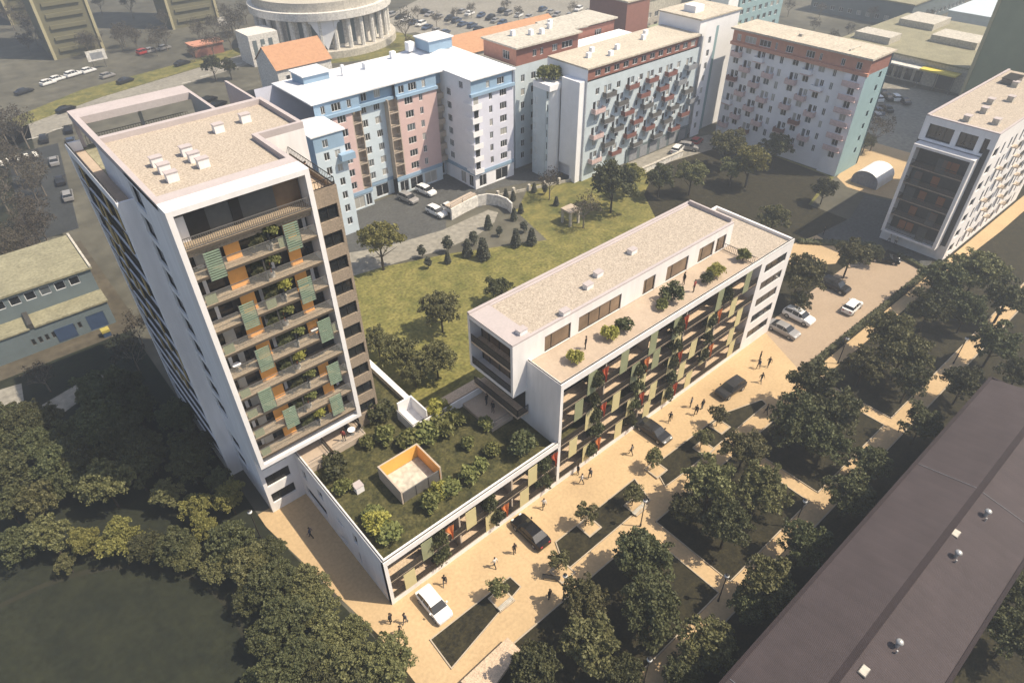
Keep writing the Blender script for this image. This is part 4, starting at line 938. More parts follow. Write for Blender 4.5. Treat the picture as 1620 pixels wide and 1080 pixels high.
# orange tiled house
def gable_house(name, label, x0,x1,y0,y1,h,rise,wm,rm,axis='x',wins=()):
    e = empty(name, ((x0+x1)/2,(y0+y1)/2,0), label, 'house')
    b = MB(); b.box(x0,x1,y0,y1,0,h)
    if axis == 'x':
        yc = (y0+y1)/2; b.poly([(x0,y1,h),(x0,y0,h),(x0,yc,h+rise)]); b.poly([(x1,y0,h),(x1,y1,h),(x1,yc,h+rise)])
        r_ = MB(); r_.quad((x0-.3,y0-.4,h-.1),(x1+.3,y0-.4,h-.1),(x1+.3,yc,h+rise+.1),(x0-.3,yc,h+rise+.1)); r_.quad((x1+.3,y1+.4,h-.1),(x0-.3,y1+.4,h-.1),(x0-.3,yc,h+rise+.1),(x1+.3,yc,h+rise+.1))
    b.build('wall', M[wm], e); rf = r_.build('roof', M[rm], e)
    c_ = MB(); chimney_box(c_, x0+1.0, (y0+y1)/2+1, h+rise*.6, .8,.8,1.8); c_.build('chimney', M['stone_pale'], rf)
    for (u,z) in wins:
        w_ = MB().box(x0+u,x0+u+1.2,y0-.06,y0+.05,z,z+1.4).build('window', M['white_sash'], e); MB().box(x0+u+.12,x0+u+1.08,y0-.09,y0-.06,z+.12,z+1.28).build('pane', M['glass_pane'], w_)
    return e
gable_house('tiled_house','cream house with an orange tiled gable roof near the round church',54,69,134,146,8.5,4.2,'stone_shell','tile_orange','x',((2,5.5),(5,5.5),(8,5.5),(11,5.5)))
gable_house('tan_roof_hall','long tan roofed hall behind the red attic house',84,122,103,114,12,3,'stone_pale','tile_orange','x',((3,7),(7,7)))
e = empty('long_grey_house', (75,112,0), 'long blue grey flat house between the pale roof and the round church', 'house')
ops = [(u,u+1.2,6.5,7.9) for u in np.arange(1.5,42,3.0)]; MB().wall(52,106,'-Y',44,0,10,ops,.15).build('wall', M['aqua_wall'], e)
for o in ops: add_window(e,52,106,'-Y',o,'white',.15,2)
MB().box(51.7,96.3,105.8,120,10,10.35).build('roof', M['bluegrey_wall'], e); MB().box(52,96,106.3,119.8,0,10).build('core_wall', M['aqua_wall'], e)
def slab_house(name, label, x0,x1,y0,y1,h,wm,rm,bands=0,cat='house',colw=3.2,style='white'):
    e = empty(name, ((x0+x1)/2,(y0+y1)/2,0), label, cat)
    fl = [1.0+2.9*k for k in range(max(1,bands))]
    opsx = [(u,u+1.6,f+.4,f+1.8) for f in fl if f+2 < h for u in np.arange(1.0,(x1-x0)-1.8,colw)]
    opsy = [(u,u+1.6,f+.4,f+1.8) for f in fl if f+2 < h for u in np.arange(1.0,(y1-y0)-1.8,colw)]
    if not bands: opsx = opsy = []
    if len(opsx)+len(opsy) > 100: opsy = opsy[:max(0,100-len(opsx))]; opsx = opsx[:100]
    MB().wall(x0,y0,'-Y',x1-x0,0,h,opsx,.2).build('wall', M[wm], e); MB().wall(x0,y1,'-X',y1-y0,0,h,opsy,.2).build('side_wall', M[wm], e)
    for o in opsx: add_window(e,x0,y0,'-Y',o,style,.2,2)
    for o in opsy: add_window(e,x0,y1,'-X',o,style,.2,2)
    b = MB(); b.quad((x1,y0,0),(x1,y1,0),(x1,y1,h),(x1,y0,h)); b.quad((x1,y1,0),(x0,y1,0),(x0,y1,h),(x1,y1,h)); b.build('rear_wall', M[wm], e)
    MB().box(x0-.3,x1+.3,y0-.3,y1+.3,h,h+.4).build('roof', M[rm], e)
    return e
slab_house('office_house','pale office house with a red end block top centre',150,190,100,112,15,'stone_pale','stone_pale',4)
slab_house('red_end_block','dark red brown block beside the pale office house top centre',140,149.5,96,110,17,'red_brown','beige_roof',0)
slab_house('teal_office','teal glazed office block behind the orange attic house',176,200,84,100,26,'teal_wall','stone_pale',7)
slab_house('white_lift_block','narrow white block in front of the teal offices',170,175,84,90,26,'cold_white','stone_pale',0)
slab_house('blue_shed','small blue roofed shed beyond the balcony house',124,138,78,90,7,'sky_blue','cold_white',1)
tl = slab_house('olive_high_rise','huge olive green high rise cut by the right edge of the picture',171,196,-34,17.5,75,'olive_facade','beige_roof',0,'high rise')
b = MB(); b.box(170.7,171,-34,4.5,0,75); b.build('dark_facade', M['olive_dark'], tl)
for k in range(23): MB().box(169.4,170.69,2.4,6.6,.8+k*3.2,2.0+k*3.2).build('balcony', M['stone_pale'], tl)
MB().box(170.8,171.3,17.2,17.9,0,75).build('corner_strip', M['tan_light'], tl)
for (px, py, wd, dp, lb) in ((88,95,14,16,'olive high rise with a pale edge strip at the top left'),(275,47,16,14,'olive high rise behind the dark wood, second from the left edge'),(20,40,12,14,'hazy high rise in the top left corner')):
    p = at(px, py, 0); e = slab_house('tan_high_rise', lb, p.x, p.x+wd, p.y, p.y+dp, 60, 'tan_facade','stone_pale',0,'high rise')
    for k in range(2): MB().box(p.x-.4+k*wd*.99,p.x+.4+k*wd*.99,p.y-.5,p.y-.02,0,60).build('corner_strip', M['tan_light'], e)
    for k in range(18): MB().box(p.x+2,p.x+wd-2,p.y-.5,p.y-.02,2+k*3.1,3.0+k*3.1).build('balcony', M['tan_facade'], e)
# supermarket with yellow canopy
p0 = at(1395,112,0)
mk = empty('supermarket', (205,36,0), 'low flat supermarket with a yellow entrance canopy', 'supermarket')
MB().box(188,232,21,58,0,6).build('wall', M['stone_pale'], mk); MB().box(187.5,232.5,20.5,58.5,6,6.4).build('roof', M['flat_roof_old'], mk)
b = MB(); [b.box(187.9,187.98,y,y+1.8,.4,3.2) for y in np.arange(33,57,2.6)]; b.build('shop_window', M['glass_pane'], mk)
MB().box(184.5,188.2,24,33,4.4,4.8).build('yellow_canopy', M['yellow_canopy'], mk); MB().box(184.5,188.2,33.2,57,4.3,4.6).build('white_canopy', M['stone_shell'], mk)
b = MB(); [b.cyl(184.8,y,0,4.4,.15,n=8) for y in (24.3,28.4,32.6,38,44,50,56)]; b.build('canopy_post', M['mid_metal'], mk); MB().box(187.85,187.95,25,29,.1,3.6).build('entrance', M['dark_wall'], mk)
for (x0,x1,y0,y1) in ((193,200,46,56),(205,214,28,40),(216,228,44,54)): MB().box(x0,x1,y0,y1,6.4,8.2).build('roof_light', M['stone_pale'], mk)
slab_house('flat_workshop','low grey green workshop beyond the supermarket',240,285,60,95,7,'bluegrey_wall','flat_roof_old',1)
slab_house('green_roof_hall','low hall with a flat olive roof behind the orange attic house',150,172,56,96,9,'stone_pale','olive_facade',1)
slab_house('glass_hall','low pale glass roofed hall beyond the supermarket car park',236,262,22,48,8,'aqua_wall','aqua_wall',1)
# red kiosk and billboard by the street
p = at(310,92,0); e = empty('red_kiosk', p, 'red roofed kiosk at the street corner far left', 'kiosk'); MB().box(p.x,p.x+9,p.y,p.y+5,0,3).build('wall', M['red_brown'], e); MB().box(p.x-.4,p.x+9.4,p.y-.4,p.y+5.4,3,3.4).build('roof', M['brick_orange'], e)
for (px, py, lb) in ((160,108,'white billboard with faded panel beside the parked cars far left'),(362,52,'white blank billboard near the round church')):
    p = at(px, py, 0); e = empty('billboard', p, lb, 'billboard'); MB().box(p.x-2.6,p.x+2.6,p.y-.08,p.y+.08,2.2,5.0).build('board', M['stone_shell'], e)
    b = MB(); b.cyl(p.x-1.6,p.y+.15,0,4.6,.1,n=8); b.cyl(p.x+1.6,p.y+.15,0,4.6,.1,n=8); b.build('post', M['mid_metal'], e)
    if px < 300: MB().box(p.x-1.6,p.x+1.7,p.y-.11,p.y-.081,2.7,4.4).build('faded_panel', M['grey_balcony'], e)
# retaining wall of the ramp beside the forecourt
e = empty('ramp_wall', (55,56,0), 'curved white retaining wall around the garage ramp', 'retaining wall')
b = MB(); pts = [(49.8,57.0),(53,57.6),(56.8,58.0),(58.6,57.3),(59.8,55.6),(60.2,53.4),(59.6,51.2)]
for a, c_ in zip(pts[:-1], pts[1:]):
    d = Vector((c_[0]-a[0],c_[1]-a[1])).normalized(); n_ = Vector((-d.y,d.x))*.15
    b.prism([(a[0]+n_.x,a[1]+n_.y),(c_[0]+n_.x,c_[1]+n_.y),(c_[0]-n_.x,c_[1]-n_.y),(a[0]-n_.x,a[1]-n_.y)],0,2.2)
b.build('wall', M['stone_shell'], e)
b = MB()
for a, c_ in zip(pts[:3], pts[1:4]): b.tube((*a,3.1),(*c_,3.1),.04); b.tube((*a,2.2),(*a,3.1),.04)
b.build('handrail', M['mid_metal'], e)
MB().prism([(49.8,57.2),(56.8,58.2),(56.4,59.6),(49.6,58.6)],2.21,2.5).build('ramp_roof', M['beige_column'], e)
e = empty('stone_gate', (*at(902,352,0).to_2d(),0), 'small white arched gate pavilion in the garden', 'pavilion')
p = e.location; b = MB(); [b.box(p.x+dx-.2,p.x+dx+.2,p.y+dy-.2,p.y+dy+.2,0,2.6) for dx in (-1,1) for dy in (-1,1)]; b.build('pier', M['stone_pale'], e); MB().box(p.x-1.3,p.x+1.3,p.y-1.3,p.y+1.3,2.6,2.9).build('roof', M['beige_column'], e)
e = empty('garden_fence', (70,50,0), 'low stone garden wall with posts between the lawns and the houses', 'garden wall')
[MB().box(62+k*3.2-.25,62+k*3.2+.25,58.2-k*.95-.25,58.2-k*.95+.25,0,1.3).build('post', M['stone_pale'], e) for k in range(8)]
b = MB(); 
for k in range(7): b.prism([(62+k*3.2,58.3-k*.95),(65.2+k*3.2,57.35-k*.95),(65.2+k*3.2,57.2-k*.95),(62+k*3.2,58.15-k*.95)],0,.6)
b.build('wall', M['stone_pale'], e)
e = empty('low_planter_wall', (93,47,0), 'low white wall in front of the cars by the balcony house', 'garden wall'); MB().box(88,104,46.2,46.6,0,1.2).build('wall', M['stone_shell'], e); MB().box(87.9,104.1,46.1,46.7,1.2,1.3).build('coping', M['stone_pale'], e)
# ------------------------------------------------------------------ trees and shrubs
def leaf_mesh(name, m, cen, size, per, rs, seed, flat=.0):
    """leaf clusters: cen = list of (x,y,z,r)"""
    g = np.random.default_rng(seed); P = []; 
    for (x, y, z, r) in cen:
        d = g.normal(0,1,(per,3)); d /= np.linalg.norm(d,axis=1)[:,None]
        d[:,2] = np.where(d[:,2] < -.35, -d[:,2], d[:,2])
        P.append(np.array([x,y,z]) + d*(r*(.55+.5*g.random((per,1)))))
    P = np.concatenate(P); n = len(P)
    a = g.normal(0,1,(n,3)); a /= np.linalg.norm(a,axis=1)[:,None]
    t = g.normal(0,1,(n,3)); c = np.cross(a,t); c /= np.linalg.norm(c,axis=1)[:,None]
    s1 = size*(.6+.8*g.random((n,1))); s2 = s1*(.55+.3*g.random((n,1)))
    V = np.empty((n,4,3)); V[:,0] = P-a*s1; V[:,1] = P-c*s2; V[:,2] = P+a*s1; V[:,3] = P+c*s2
    me = bpy.data.meshes.new(name); me.vertices.add(n*4); me.vertices.foreach_set('co', V.ravel())
    me.loops.add(n*4); me.loops.foreach_set('vertex_index', np.arange(n*4)); me.polygons.add(n)
    me.polygons.foreach_set('loop_start', np.arange(0,n*4,4)); me.polygons.foreach_set('loop_total', np.full(n,4))
    me.materials.append(M[m]); me.update(); me.validate(); return me
def crown_clumps(seed, n, rx, rz, zc, rc, lumpy=.25, low=-.55):
    g = np.random.default_rng(seed); out = []
    k = 0; lob = [(g.normal(0,1,3), g.uniform(-lumpy,lumpy)) for _ in range(5)]
    while len(out) < n:
        d = g.normal(0,1,3); d /= np.linalg.norm(d)
        if d[2] < low: continue
        f = 1 + sum(a*max(0,float(np.dot(d, v/np.linalg.norm(v))))**2 for v, a in lob)
        q = f*(g.random()**.45)
        out.append((d[0]*rx*q, d[1]*rx*q, zc+d[2]*rz*q, rc*g.uniform(.6,1.25)))
    return out
def lobed_clumps(seed, nl, per, rx, rz, zc, rc):
    """crown of several uneven boughs, each a lump of small leaf clumps with gaps between"""
    g = np.random.default_rng(seed); out = []; lobes = []
    tries = 0
    while len(lobes) < nl and tries < 4000:
        tries += 1; d = g.normal(0,1,3); d /= np.linalg.norm(d)
        if d[2] < -.35: continue
        f = g.uniform(.35,.86); p = np.array([d[0]*rx*f, d[1]*rx*f, d[2]*rz*f]); r = g.uniform(.24,.42)*rx
        if all(np.linalg.norm(p-q) > .62*(r+s_) for q, s_ in lobes): lobes.append((p, r))
    for p, r in lobes:
        for _ in range(int(per*(r/(.33*rx))**2)):
            d = g.normal(0,1,3); d /= np.linalg.norm(d)
            if d[2] < -.6: d[2] *= -1
            q = p+d*r*g.uniform(.55,1.08)*np.array([1,1,.85]); out.append((q[0],q[1],zc+q[2],rc*g.uniform(.55,1.3)))
    for _ in range(nl*2):
        d = g.normal(0,1,3); d /= np.linalg.norm(d); q = d*g.uniform(.1,.5); out.append((q[0]*rx,q[1]*rx,zc+q[2]*rz,rc*1.4))
    return out
def trunk_mesh(seed, h, r, zc, rx, m='bark', n=6):
    g = random.Random(seed); b = MB()
    b.tube((0,0,-.1),(0,0,h*.38),r,r*.75,8); b.tube((0,0,h*.38),(.1,.05,h*.8),r*.75,r*.2,6)
    for k in range(n):
        a = 2*math.pi*k/n+g.uniform(-.4,.4); z0 = h*g.uniform(.25,.5); l = rx*g.uniform(.5,.85)
        b.tube((0,0,z0),(l*math.cos(a),l*math.sin(a),z0+h*g.uniform(.12,.3)),r*.42,r*.1,5)
    return b.mesh('trunk', M[m])
PROTO = {}
def proto(kind, v):
    key = (kind, v)
    if key in PROTO: return PROTO[key]
    sd = hash((kind, v)) if False else sum(ord(c) for c in kind)*13+v*101
    H = 8.0
    if kind in ('dark','olive','yellow'):
        rx = 3.3; cr = leaf_mesh('crown', {'dark':'leaf_dark','olive':'leaf_olive','yellow':'leaf_yellow'}[kind], lobed_clumps(sd,15+v*2,13,rx*1.05,3.0,4.9,.5), .17, 34, 0, sd)
        tr = trunk_mesh(sd, H, .2, 5, rx)
    elif kind == 'bare':
        rx = 2.6; g = random.Random(sd); b = MB(); b.tube((0,0,0),(0,0,3.2),.17,.11,7)
        def br(p, d, l, r, lv):
            q = p+d*l; b.tube(p,q,r,r*.55,4)
            if lv: 
                for _ in range(3):
                    nd = (d+Vector((g.uniform(-.7,.7),g.uniform(-.7,.7),g.uniform(-.15,.5)))).normalized(); br(p+d*l*g.uniform(.6,1),nd,l*.72,r*.55,lv-1)
        for k in range(6):
            a = k*1.05; br(Vector((0,0,2+.25*k)),Vector((math.cos(a)*.7,math.sin(a)*.7,.75)).normalized(),1.7,.07,3)
        tr = b.mesh('trunk', M['bark_pale']); cr = leaf_mesh('crown','leaf_brown',crown_clumps(sd,40,rx,2.4,5.2,.9,.3),.13,26,0,sd)
    elif kind == 'cone':
        cl = [(g_*math.cos(a), g_*math.sin(a), z, .38) for z in np.linspace(.5,3.4,9) for g_ in ((3.7-z)*.24,) for a in np.arange(0,6.28,.9)]
        cr = leaf_mesh('crown','leaf_conifer',cl,.16,46,0,sd); tr = MB().cyl(0,0,-.05,3.2,.1,.03,6).mesh('trunk',M['bark'])
    elif kind == 'egg':
        cr = leaf_mesh('crown','leaf_conifer',crown_clumps(sd,40,.75,1.3,1.75,.4,.1,-1),.14,50,0,sd); tr = MB().cyl(0,0,-.05,2.2,.08,.04,6).mesh('trunk',M['bark'])
    elif kind == 'small':
        cr = leaf_mesh('crown','leaf_olive',crown_clumps(sd,46,1.15,1.15,2.6,.42,.22,-.8),.12,46,0,sd); tr = trunk_mesh(sd,3.2,.07,2.5,.9,n=5)
    elif kind in ('shrub','lime','round','roofshrub'):
        mm = {'shrub':'leaf_dark','lime':'leaf_lime','round':'leaf_dark','roofshrub':'leaf_roof'}[kind]
        cr = leaf_mesh('foliage',mm,crown_clumps(sd,30,.85,.75,.75,.4,.1 if kind == 'round' else .4,-.5),.12 if kind != 'roofshrub' else .17,56 if kind != 'roofshrub' else 34,0,sd); b = MB(); g = random.Random(sd)
        for k in range(5): b.tube((0,0,-.02),(g.uniform(-.4,.4),g.uniform(-.4,.4),.9),.03,.012,5)
        tr = b.mesh('stem', M['bark'])
    PROTO[key] = (cr, tr); return PROTO[key]
trnd = random.Random(99)
NV = {'dark':6,'olive':5,'yellow':2,'bare':3,'cone':2,'egg':2,'small':3,'shrub':2,'lime':2,'round':2,'roofshrub':3}
def plant_at(kind, p, s, label, cat, group=None, name='tree', sz=None, v=None):
    cr, tr = proto(kind, trnd.randrange(NV[kind]) if v is None else v)
    e = empty(name, p, label, cat, group, trnd.uniform(0, 6.28)); e.scale = (s, s, sz or s*trnd.uniform(.92,1.1))
    link(cr.name.split('.')[0], cr, e); link(tr.name.split('.')[0], tr, e); return e
def tree(kind, px, py, rpx, label, group=None, name='broadleaf_tree', cat='tree'):
    R = {'dark':3.85,'olive':3.85,'yellow':3.85,'bare':3.2,'cone':1.1,'egg':1.0,'small':1.35}[kind]; zc = {'dark':5.0,'olive':5.0,'yellow':5.0,'bare':5.0,'cone':1.8,'egg':1.75,'small':2.6}[kind]
    z = 4.0
    for _ in range(3):
        p = at(px, py, z); s = rpx/FPX*dist(p)/R; z = zc*s
    p = at(px, py, z); return plant_at(kind, (p.x,p.y,0), s, label, cat, group, name)

# park trees right of the plaza
PT = [
 ('dark',1015,880,52,'round dense dark tree at the corner where the first park path leaves the plaza'),
 ('olive',922,950,42,'bushy olive tree beside the lower lamp post at the plaza edge'),
 ('olive',938,1022,55,'broad olive tree in the lowest park lawn'),
 ('dark',845,1062,46,'dark tree hanging over the concrete kiosk roof'),
 ('dark',1030,965,55,'large dark tree in the middle of the lowest park lawn'),
 ('dark',985,1075,40,'dark tree cut by the bottom edge beside the white lamp globe'),
 ('olive',1125,765,48,'tall olive tree in the second park lawn next to the tapering bed'),
 ('olive',1203,775,48,'sunlit bushy tree in the right half of the second park lawn'),
 ('dark',1150,835,45,'dark tree at the lower tip of the second park lawn'),
 ('dark',1085,800,30,'smaller dark tree at the left tip of the second park lawn'),
 ('olive',1178,712,42,'dark tree beside the tapering bed at the end of its sub path'),
 ('dark',1343,783,46,'round dark tree beyond the long path below the third cross path'),
 ('dark',1375,735,34,'small dark tree on the far side of the long path'),
 ('dark',1270,862,42,'dark tree between the long path and the ribbed roof'),
 ('olive',1212,925,52,'grey olive tree right of the tall lamp by the ribbed roof'),
 ('dark',1185,960,34,'low dark tree squeezed against the left side of the ribbed roof'),
 ('olive',1122,1015,50,'bright leaved tree at the bottom end of the long path'),
 ('dark',1080,1062,36,'dark tree cut by the bottom edge left of the ribbed roof'),
 ('dark',1285,610,46,'large dark tree at the plaza corner beyond the dark off roader'),
 ('dark',1262,665,50,'wide dark tree in the third park lawn nearest the plaza'),
 ('dark',1322,655,48,'wide dark tree in the middle of the third park lawn'),
 ('dark',1305,700,42,'dark tree at the lower corner of the third park lawn'),
 ('olive',1405,528,44,'tall sunlit tree at the hedge of the parking lot'),
 ('olive',1430,558,52,'broad sunlit tree in the middle of the fourth park lawn'),
 ('olive',1368,580,38,'sunlit tree beside the parking lot hedge, lower of its row'),
 ('dark',1440,605,40,'dark tree at the lower edge of the fourth park lawn'),
 ('dark',1492,440,46,'dark tree by the corner of the right hand apartment house'),
 ('olive',1548,428,50,'sunlit tree in front of the long side of the right hand house'),
 ('dark',1595,470,46,'dark tree right of the sunlit one near the right picture edge'),
 ('dark',1470,490,40,'dark tree behind the parking lot hedge near the far corner'),
 ('dark',1530,495,36,'small dark tree in the far right lawn above the long path'),
 ('dark',1575,545,44,'dark tree on the right of the long path at the right picture edge'),
 ('dark',1525,608,40,'dark tree at the far end of the ribbed roof'),
 ('dark',1460,668,40,'dark tree between the long path and the upper ribbed roof'),
 ('dark',1612,590,34,'dark tree cut by the right edge above the ribbed roof'),
 ('dark',1590,935,46,'dark tree right of the ribbed roof, uppermost of its row'),
 ('dark',1600,1010,50,'dark tree right of the ribbed roof, lowest of its row'),
 ('dark',1612,880,36,'dark tree cut by the right edge beside the ribbed roof'),
 ('olive',1265,437,40,'dark leafy tree behind the far end of the long white house'),
 ('dark',1268,476,20,'small dark tree between the long white house and the parked white saloon'),
 ('olive',1346,406,36,'leafy tree at the back edge of the parking lot'),
 ('dark',1382,400,20,'small dark tree behind the dark parked car'),
 ('olive',610,1045,48,'pale olive tree at the bottom edge beside the plaza'),
]
for k, x, y, r_, lb in PT: tree(k, x, y, r_*(.86 if x > 1340 and y < 640 else .96), lb, 'park trees')
# trees behind, in the gardens
GT = [
 ('dark',970,292,38,'round dark tree in the garden before the balcony house'),
 ('yellow',1000,280,26,'yellowing tree half behind the round dark garden tree'),
 ('dark',1045,283,25,'small dark tree below the white cars by the balcony house'),
 ('olive',1095,276,28,'olive tree right of the small dark one below the white cars'),
 ('olive',1150,228,32,'tall loose olive tree at the left corner of the orange attic house'),
 ('yellow',1188,256,34,'large yellow olive tree before the orange attic house'),
 ('dark',1228,235,26,'dark tree right of the yellow one before the orange attic house'),
 ('olive',1160,265,24,'low olive tree at the foot of the tall loose one'),
 ('olive',1225,342,26,'lone olive tree on the dark lawn behind the long house'),
 ('dark',1305,300,20,'small dark tree on the dark lawn left of the white tent'),
 ('yellow',600,383,40,'big yellow green tree by the forecourt right of the tower'),
 ('olive',697,490,34,'loose olive tree in the middle of the sunny lawn'),
 ('dark',788,455,24,'dark tree close behind the end of the long white roof'),
 ('olive',632,560,34,'sunlit tree right of the brown wing of the tower'),
 ('olive',597,540,24,'slim tree against the brown wing of the tower'),
 ('olive',690,568,32,'dark leafy tree left of the overhanging penthouse'),
 ('olive',655,590,24,'low olive tree at the shaded lawn edge by the curb wall'),
 ('olive',1371,222,16,'small round tree at the corner of the orange attic house'),
 ('dark',335,105,18,'round dark tree by the street beyond the tower roof'),
 ('dark',362,108,14,'smaller dark tree beside the round one beyond the tower roof'),
 ('bare',640,40,20,'grey bare tree right of the round church'),
 ('bare',870,285,22,'bare brown tree at the white pier of the balcony house'),
 ('bare',925,325,26,'bare brown tree in the garden behind the stone gate'),
 ('bare',1390,200,26,'pale bare tree by the supermarket car park'),
 ('bare',1370,62,14,'bare tree behind the orange attic roof'),
 ('bare',205,555,30,'bare brown tree beside the foot of the tower near the school'),
 ('bare',215,520,24,'bare brown tree by the waste container'),
 ('bare',62,590,26,'bare tree in front of the school wall'),
]
for k, x, y, r_, lb in GT: tree(k, x, y, r_, lb, None if k != 'bare' else 'bare trees', 'bare_tree' if k == 'bare' else 'broadleaf_tree')
# clipped evergreens in the gardens
EV = [(667,398,7,'egg'),(677,416,6,'egg'),(708,386,9,'egg'),(708,408,6,'cone'),(739,393,9,'cone'),(749,376,8,'egg'),(764,393,12,'cone'),(816,377,9,'cone'),(841,374,9,'cone'),(829,357,7,'egg'),(812,310,5,'cone'),(813,340,6,'cone'),(800,306,5,'cone'),(824,330,5,'cone'),(845,297,5,'cone'),(862,300,5,'egg'),(880,318,5,'cone'),(790,365,6,'egg'),(772,352,7,'cone')]
EL = ['clipped grey egg shaped evergreen nearest the big yellow green tree','small clipped ball evergreen on the lawn edge below the first egg shaped one','tall clipped egg evergreen beside the ramp road','short clipped cone under the tall egg evergreen','green cone evergreen left of the egg and cone pair','clipped egg evergreen above the two cones','wide green cone evergreen at the bend of the ramp road','dark cone evergreen at the left garden end','dark cone evergreen right of the other at the garden end','clipped egg evergreen behind the two dark garden cones','small slim cone evergreen on the garden lawn beside the ramp wall, middle one','small slim cone evergreen on the garden lawn, nearest the ramp wall','small slim cone evergreen on the garden lawn by the forecourt corner','small slim cone evergreen right of those beside the ramp wall','small cone evergreen near the garden wall, leftmost there','clipped egg evergreen near the garden wall posts','small cone evergreen near the stone gate','clipped egg evergreen inside the ramp bend','cone evergreen at the top of the ramp bend']
for (x, y, r_, k), lb in zip(EV, EL): tree(k, x, y, r_, lb, 'clipped evergreens', 'clipped_evergreen', 'evergreen')
# planter trees on the plaza with square pads
SP = [(786,930,17,'small round tree in the wedge shaped bed beside the white hatchback'),(884,886,17,'small round tree at the lower end of the long middle bed'),(928,812,18,'small loose tree on the left pad of the long middle bed'),(1003,780,17,'small round tree at the upper end of the long middle bed'),(1112,690,15,'small tree in the middle of the tapering bed'),(1138,655,15,'small round tree on the pad of the tapering bed'),(1035,725,14,'small tree at the lower tip of the tapering bed')]
for (x, y, r_, lb) in SP:
    e = tree('small', x, y, r_, lb, 'planter trees on the plaza', 'planter_tree')
    g = empty('planter_pad', (e.location.x+.25, e.location.y-.35, 0), 'square pale pad under the '+lb.replace('small ','').replace(' of the',' of'), 'planter', 'planter pads on the plaza')
    p = g.location; b = MB(); b.box(p.x-.95,p.x+.95,p.y-.95,p.y-.8,.0,.22); b.box(p.x-.95,p.x+.95,p.y+.8,p.y+.95,0,.22); b.box(p.x-.95,p.x-.8,p.y-.8,p.y+.8,0,.22); b.box(p.x+.8,p.x+.95,p.y-.8,p.y+.8,0,.22); b.build('pad_edge', M['kerb'], g)
    MB().box(p.x-.8,p.x+.8,p.y-.8,p.y+.8,0,.17).build('pad_paving', M['plaza'], g)
# wood at the lower left: each tree on its own
WD = [(60,797,35,'olive'),(167,768,42,'olive'),(263,783,30,'olive'),(312,800,30,'yellow'),(362,788,30,'yellow'),(15,750,42,'dark'),(77,850,36,'olive'),(133,856,30,'yellow'),(187,848,36,'yellow'),(233,865,30,'dark'),(277,868,33,'dark'),(328,835,26,'yellow'),(365,860,38,'dark'),(393,895,38,'olive'),(433,922,42,'dark'),(483,925,36,'olive'),(450,980,46,'dark'),(500,955,36,'olive'),(520,1003,36,'olive'),(482,1040,42,'dark'),(448,1070,42,'dark'),(540,1050,42,'olive'),(560,1000,26,'olive'),(395,945,28,'dark'),(428,870,26,'dark'),(300,880,26,'olive'),(30,860,34,'dark'),(105,890,20,'olive'),(10,800,34,'dark'),(110,760,34,'dark'),(215,745,36,'dark'),(300,735,36,'dark'),(345,760,24,'dark'),(420,1010,34,'dark'),(510,1075,36,'dark'),(340,900,28,'olive'),(575,1075,36,'dark'),(400,1075,20,'dark')]
for (x, y, r_, k) in WD: tree(k, x, y, r_, {'olive':'sunlit olive tree in the crowded wood around the round meadow','yellow':'yellowing tree in the crowded wood left of the tower foot','dark':'dark tree in the crowded wood around the round meadow'}[k], 'wood around the round meadow: '+k+' trees')
g = random.Random(4)
for i in range(38):
    x, y = g.uniform(-10,330), g.uniform(575,735)
    if x < 165: y = 655+(y-575)*.5
    if y < 600 and x > 60: y += 40
    if x > 150+ (y-520)*.95: x *= .55
    tree('dark', x, y, g.uniform(26,38), 'dark tree in the shaded wood beside the long side of the tower', 'shaded wood beside the tower')
for i in range(26):
    x, y = g.uniform(-25,52), g.uniform(185,400); x += max(0,(y-260))*.25
    if 375 < y and x > 55: continue
    tree('bare', x, y, g.uniform(20,28), 'dark brown bare tree in the wood at the left edge', 'bare wood at the left edge', 'bare_tree')
for i in range(52):
    x, y = g.uniform(-20,405), g.uniform(2,82)
    if x < 240 and y > 70: y -= 20
    tree('bare', x, y, g.uniform(11,17), 'hazy grey brown tree in the wood between the far high rises', 'far wood at the top left', 'bare_tree')
for i, (x, y) in enumerate([(660,18),(690,28),(720,22),(745,12),(800,8),(820,20),(905,12),(950,6),(1010,5),(690,60),(650,66),(1320,58),(1345,45),(1290,40),(1425,35),(1470,25),(1250,10),(1300,12),(1380,20)]): tree('bare', x, y, 10, 'small far bare tree among the car parks at the top', 'far bare trees at the top', 'bare_tree')

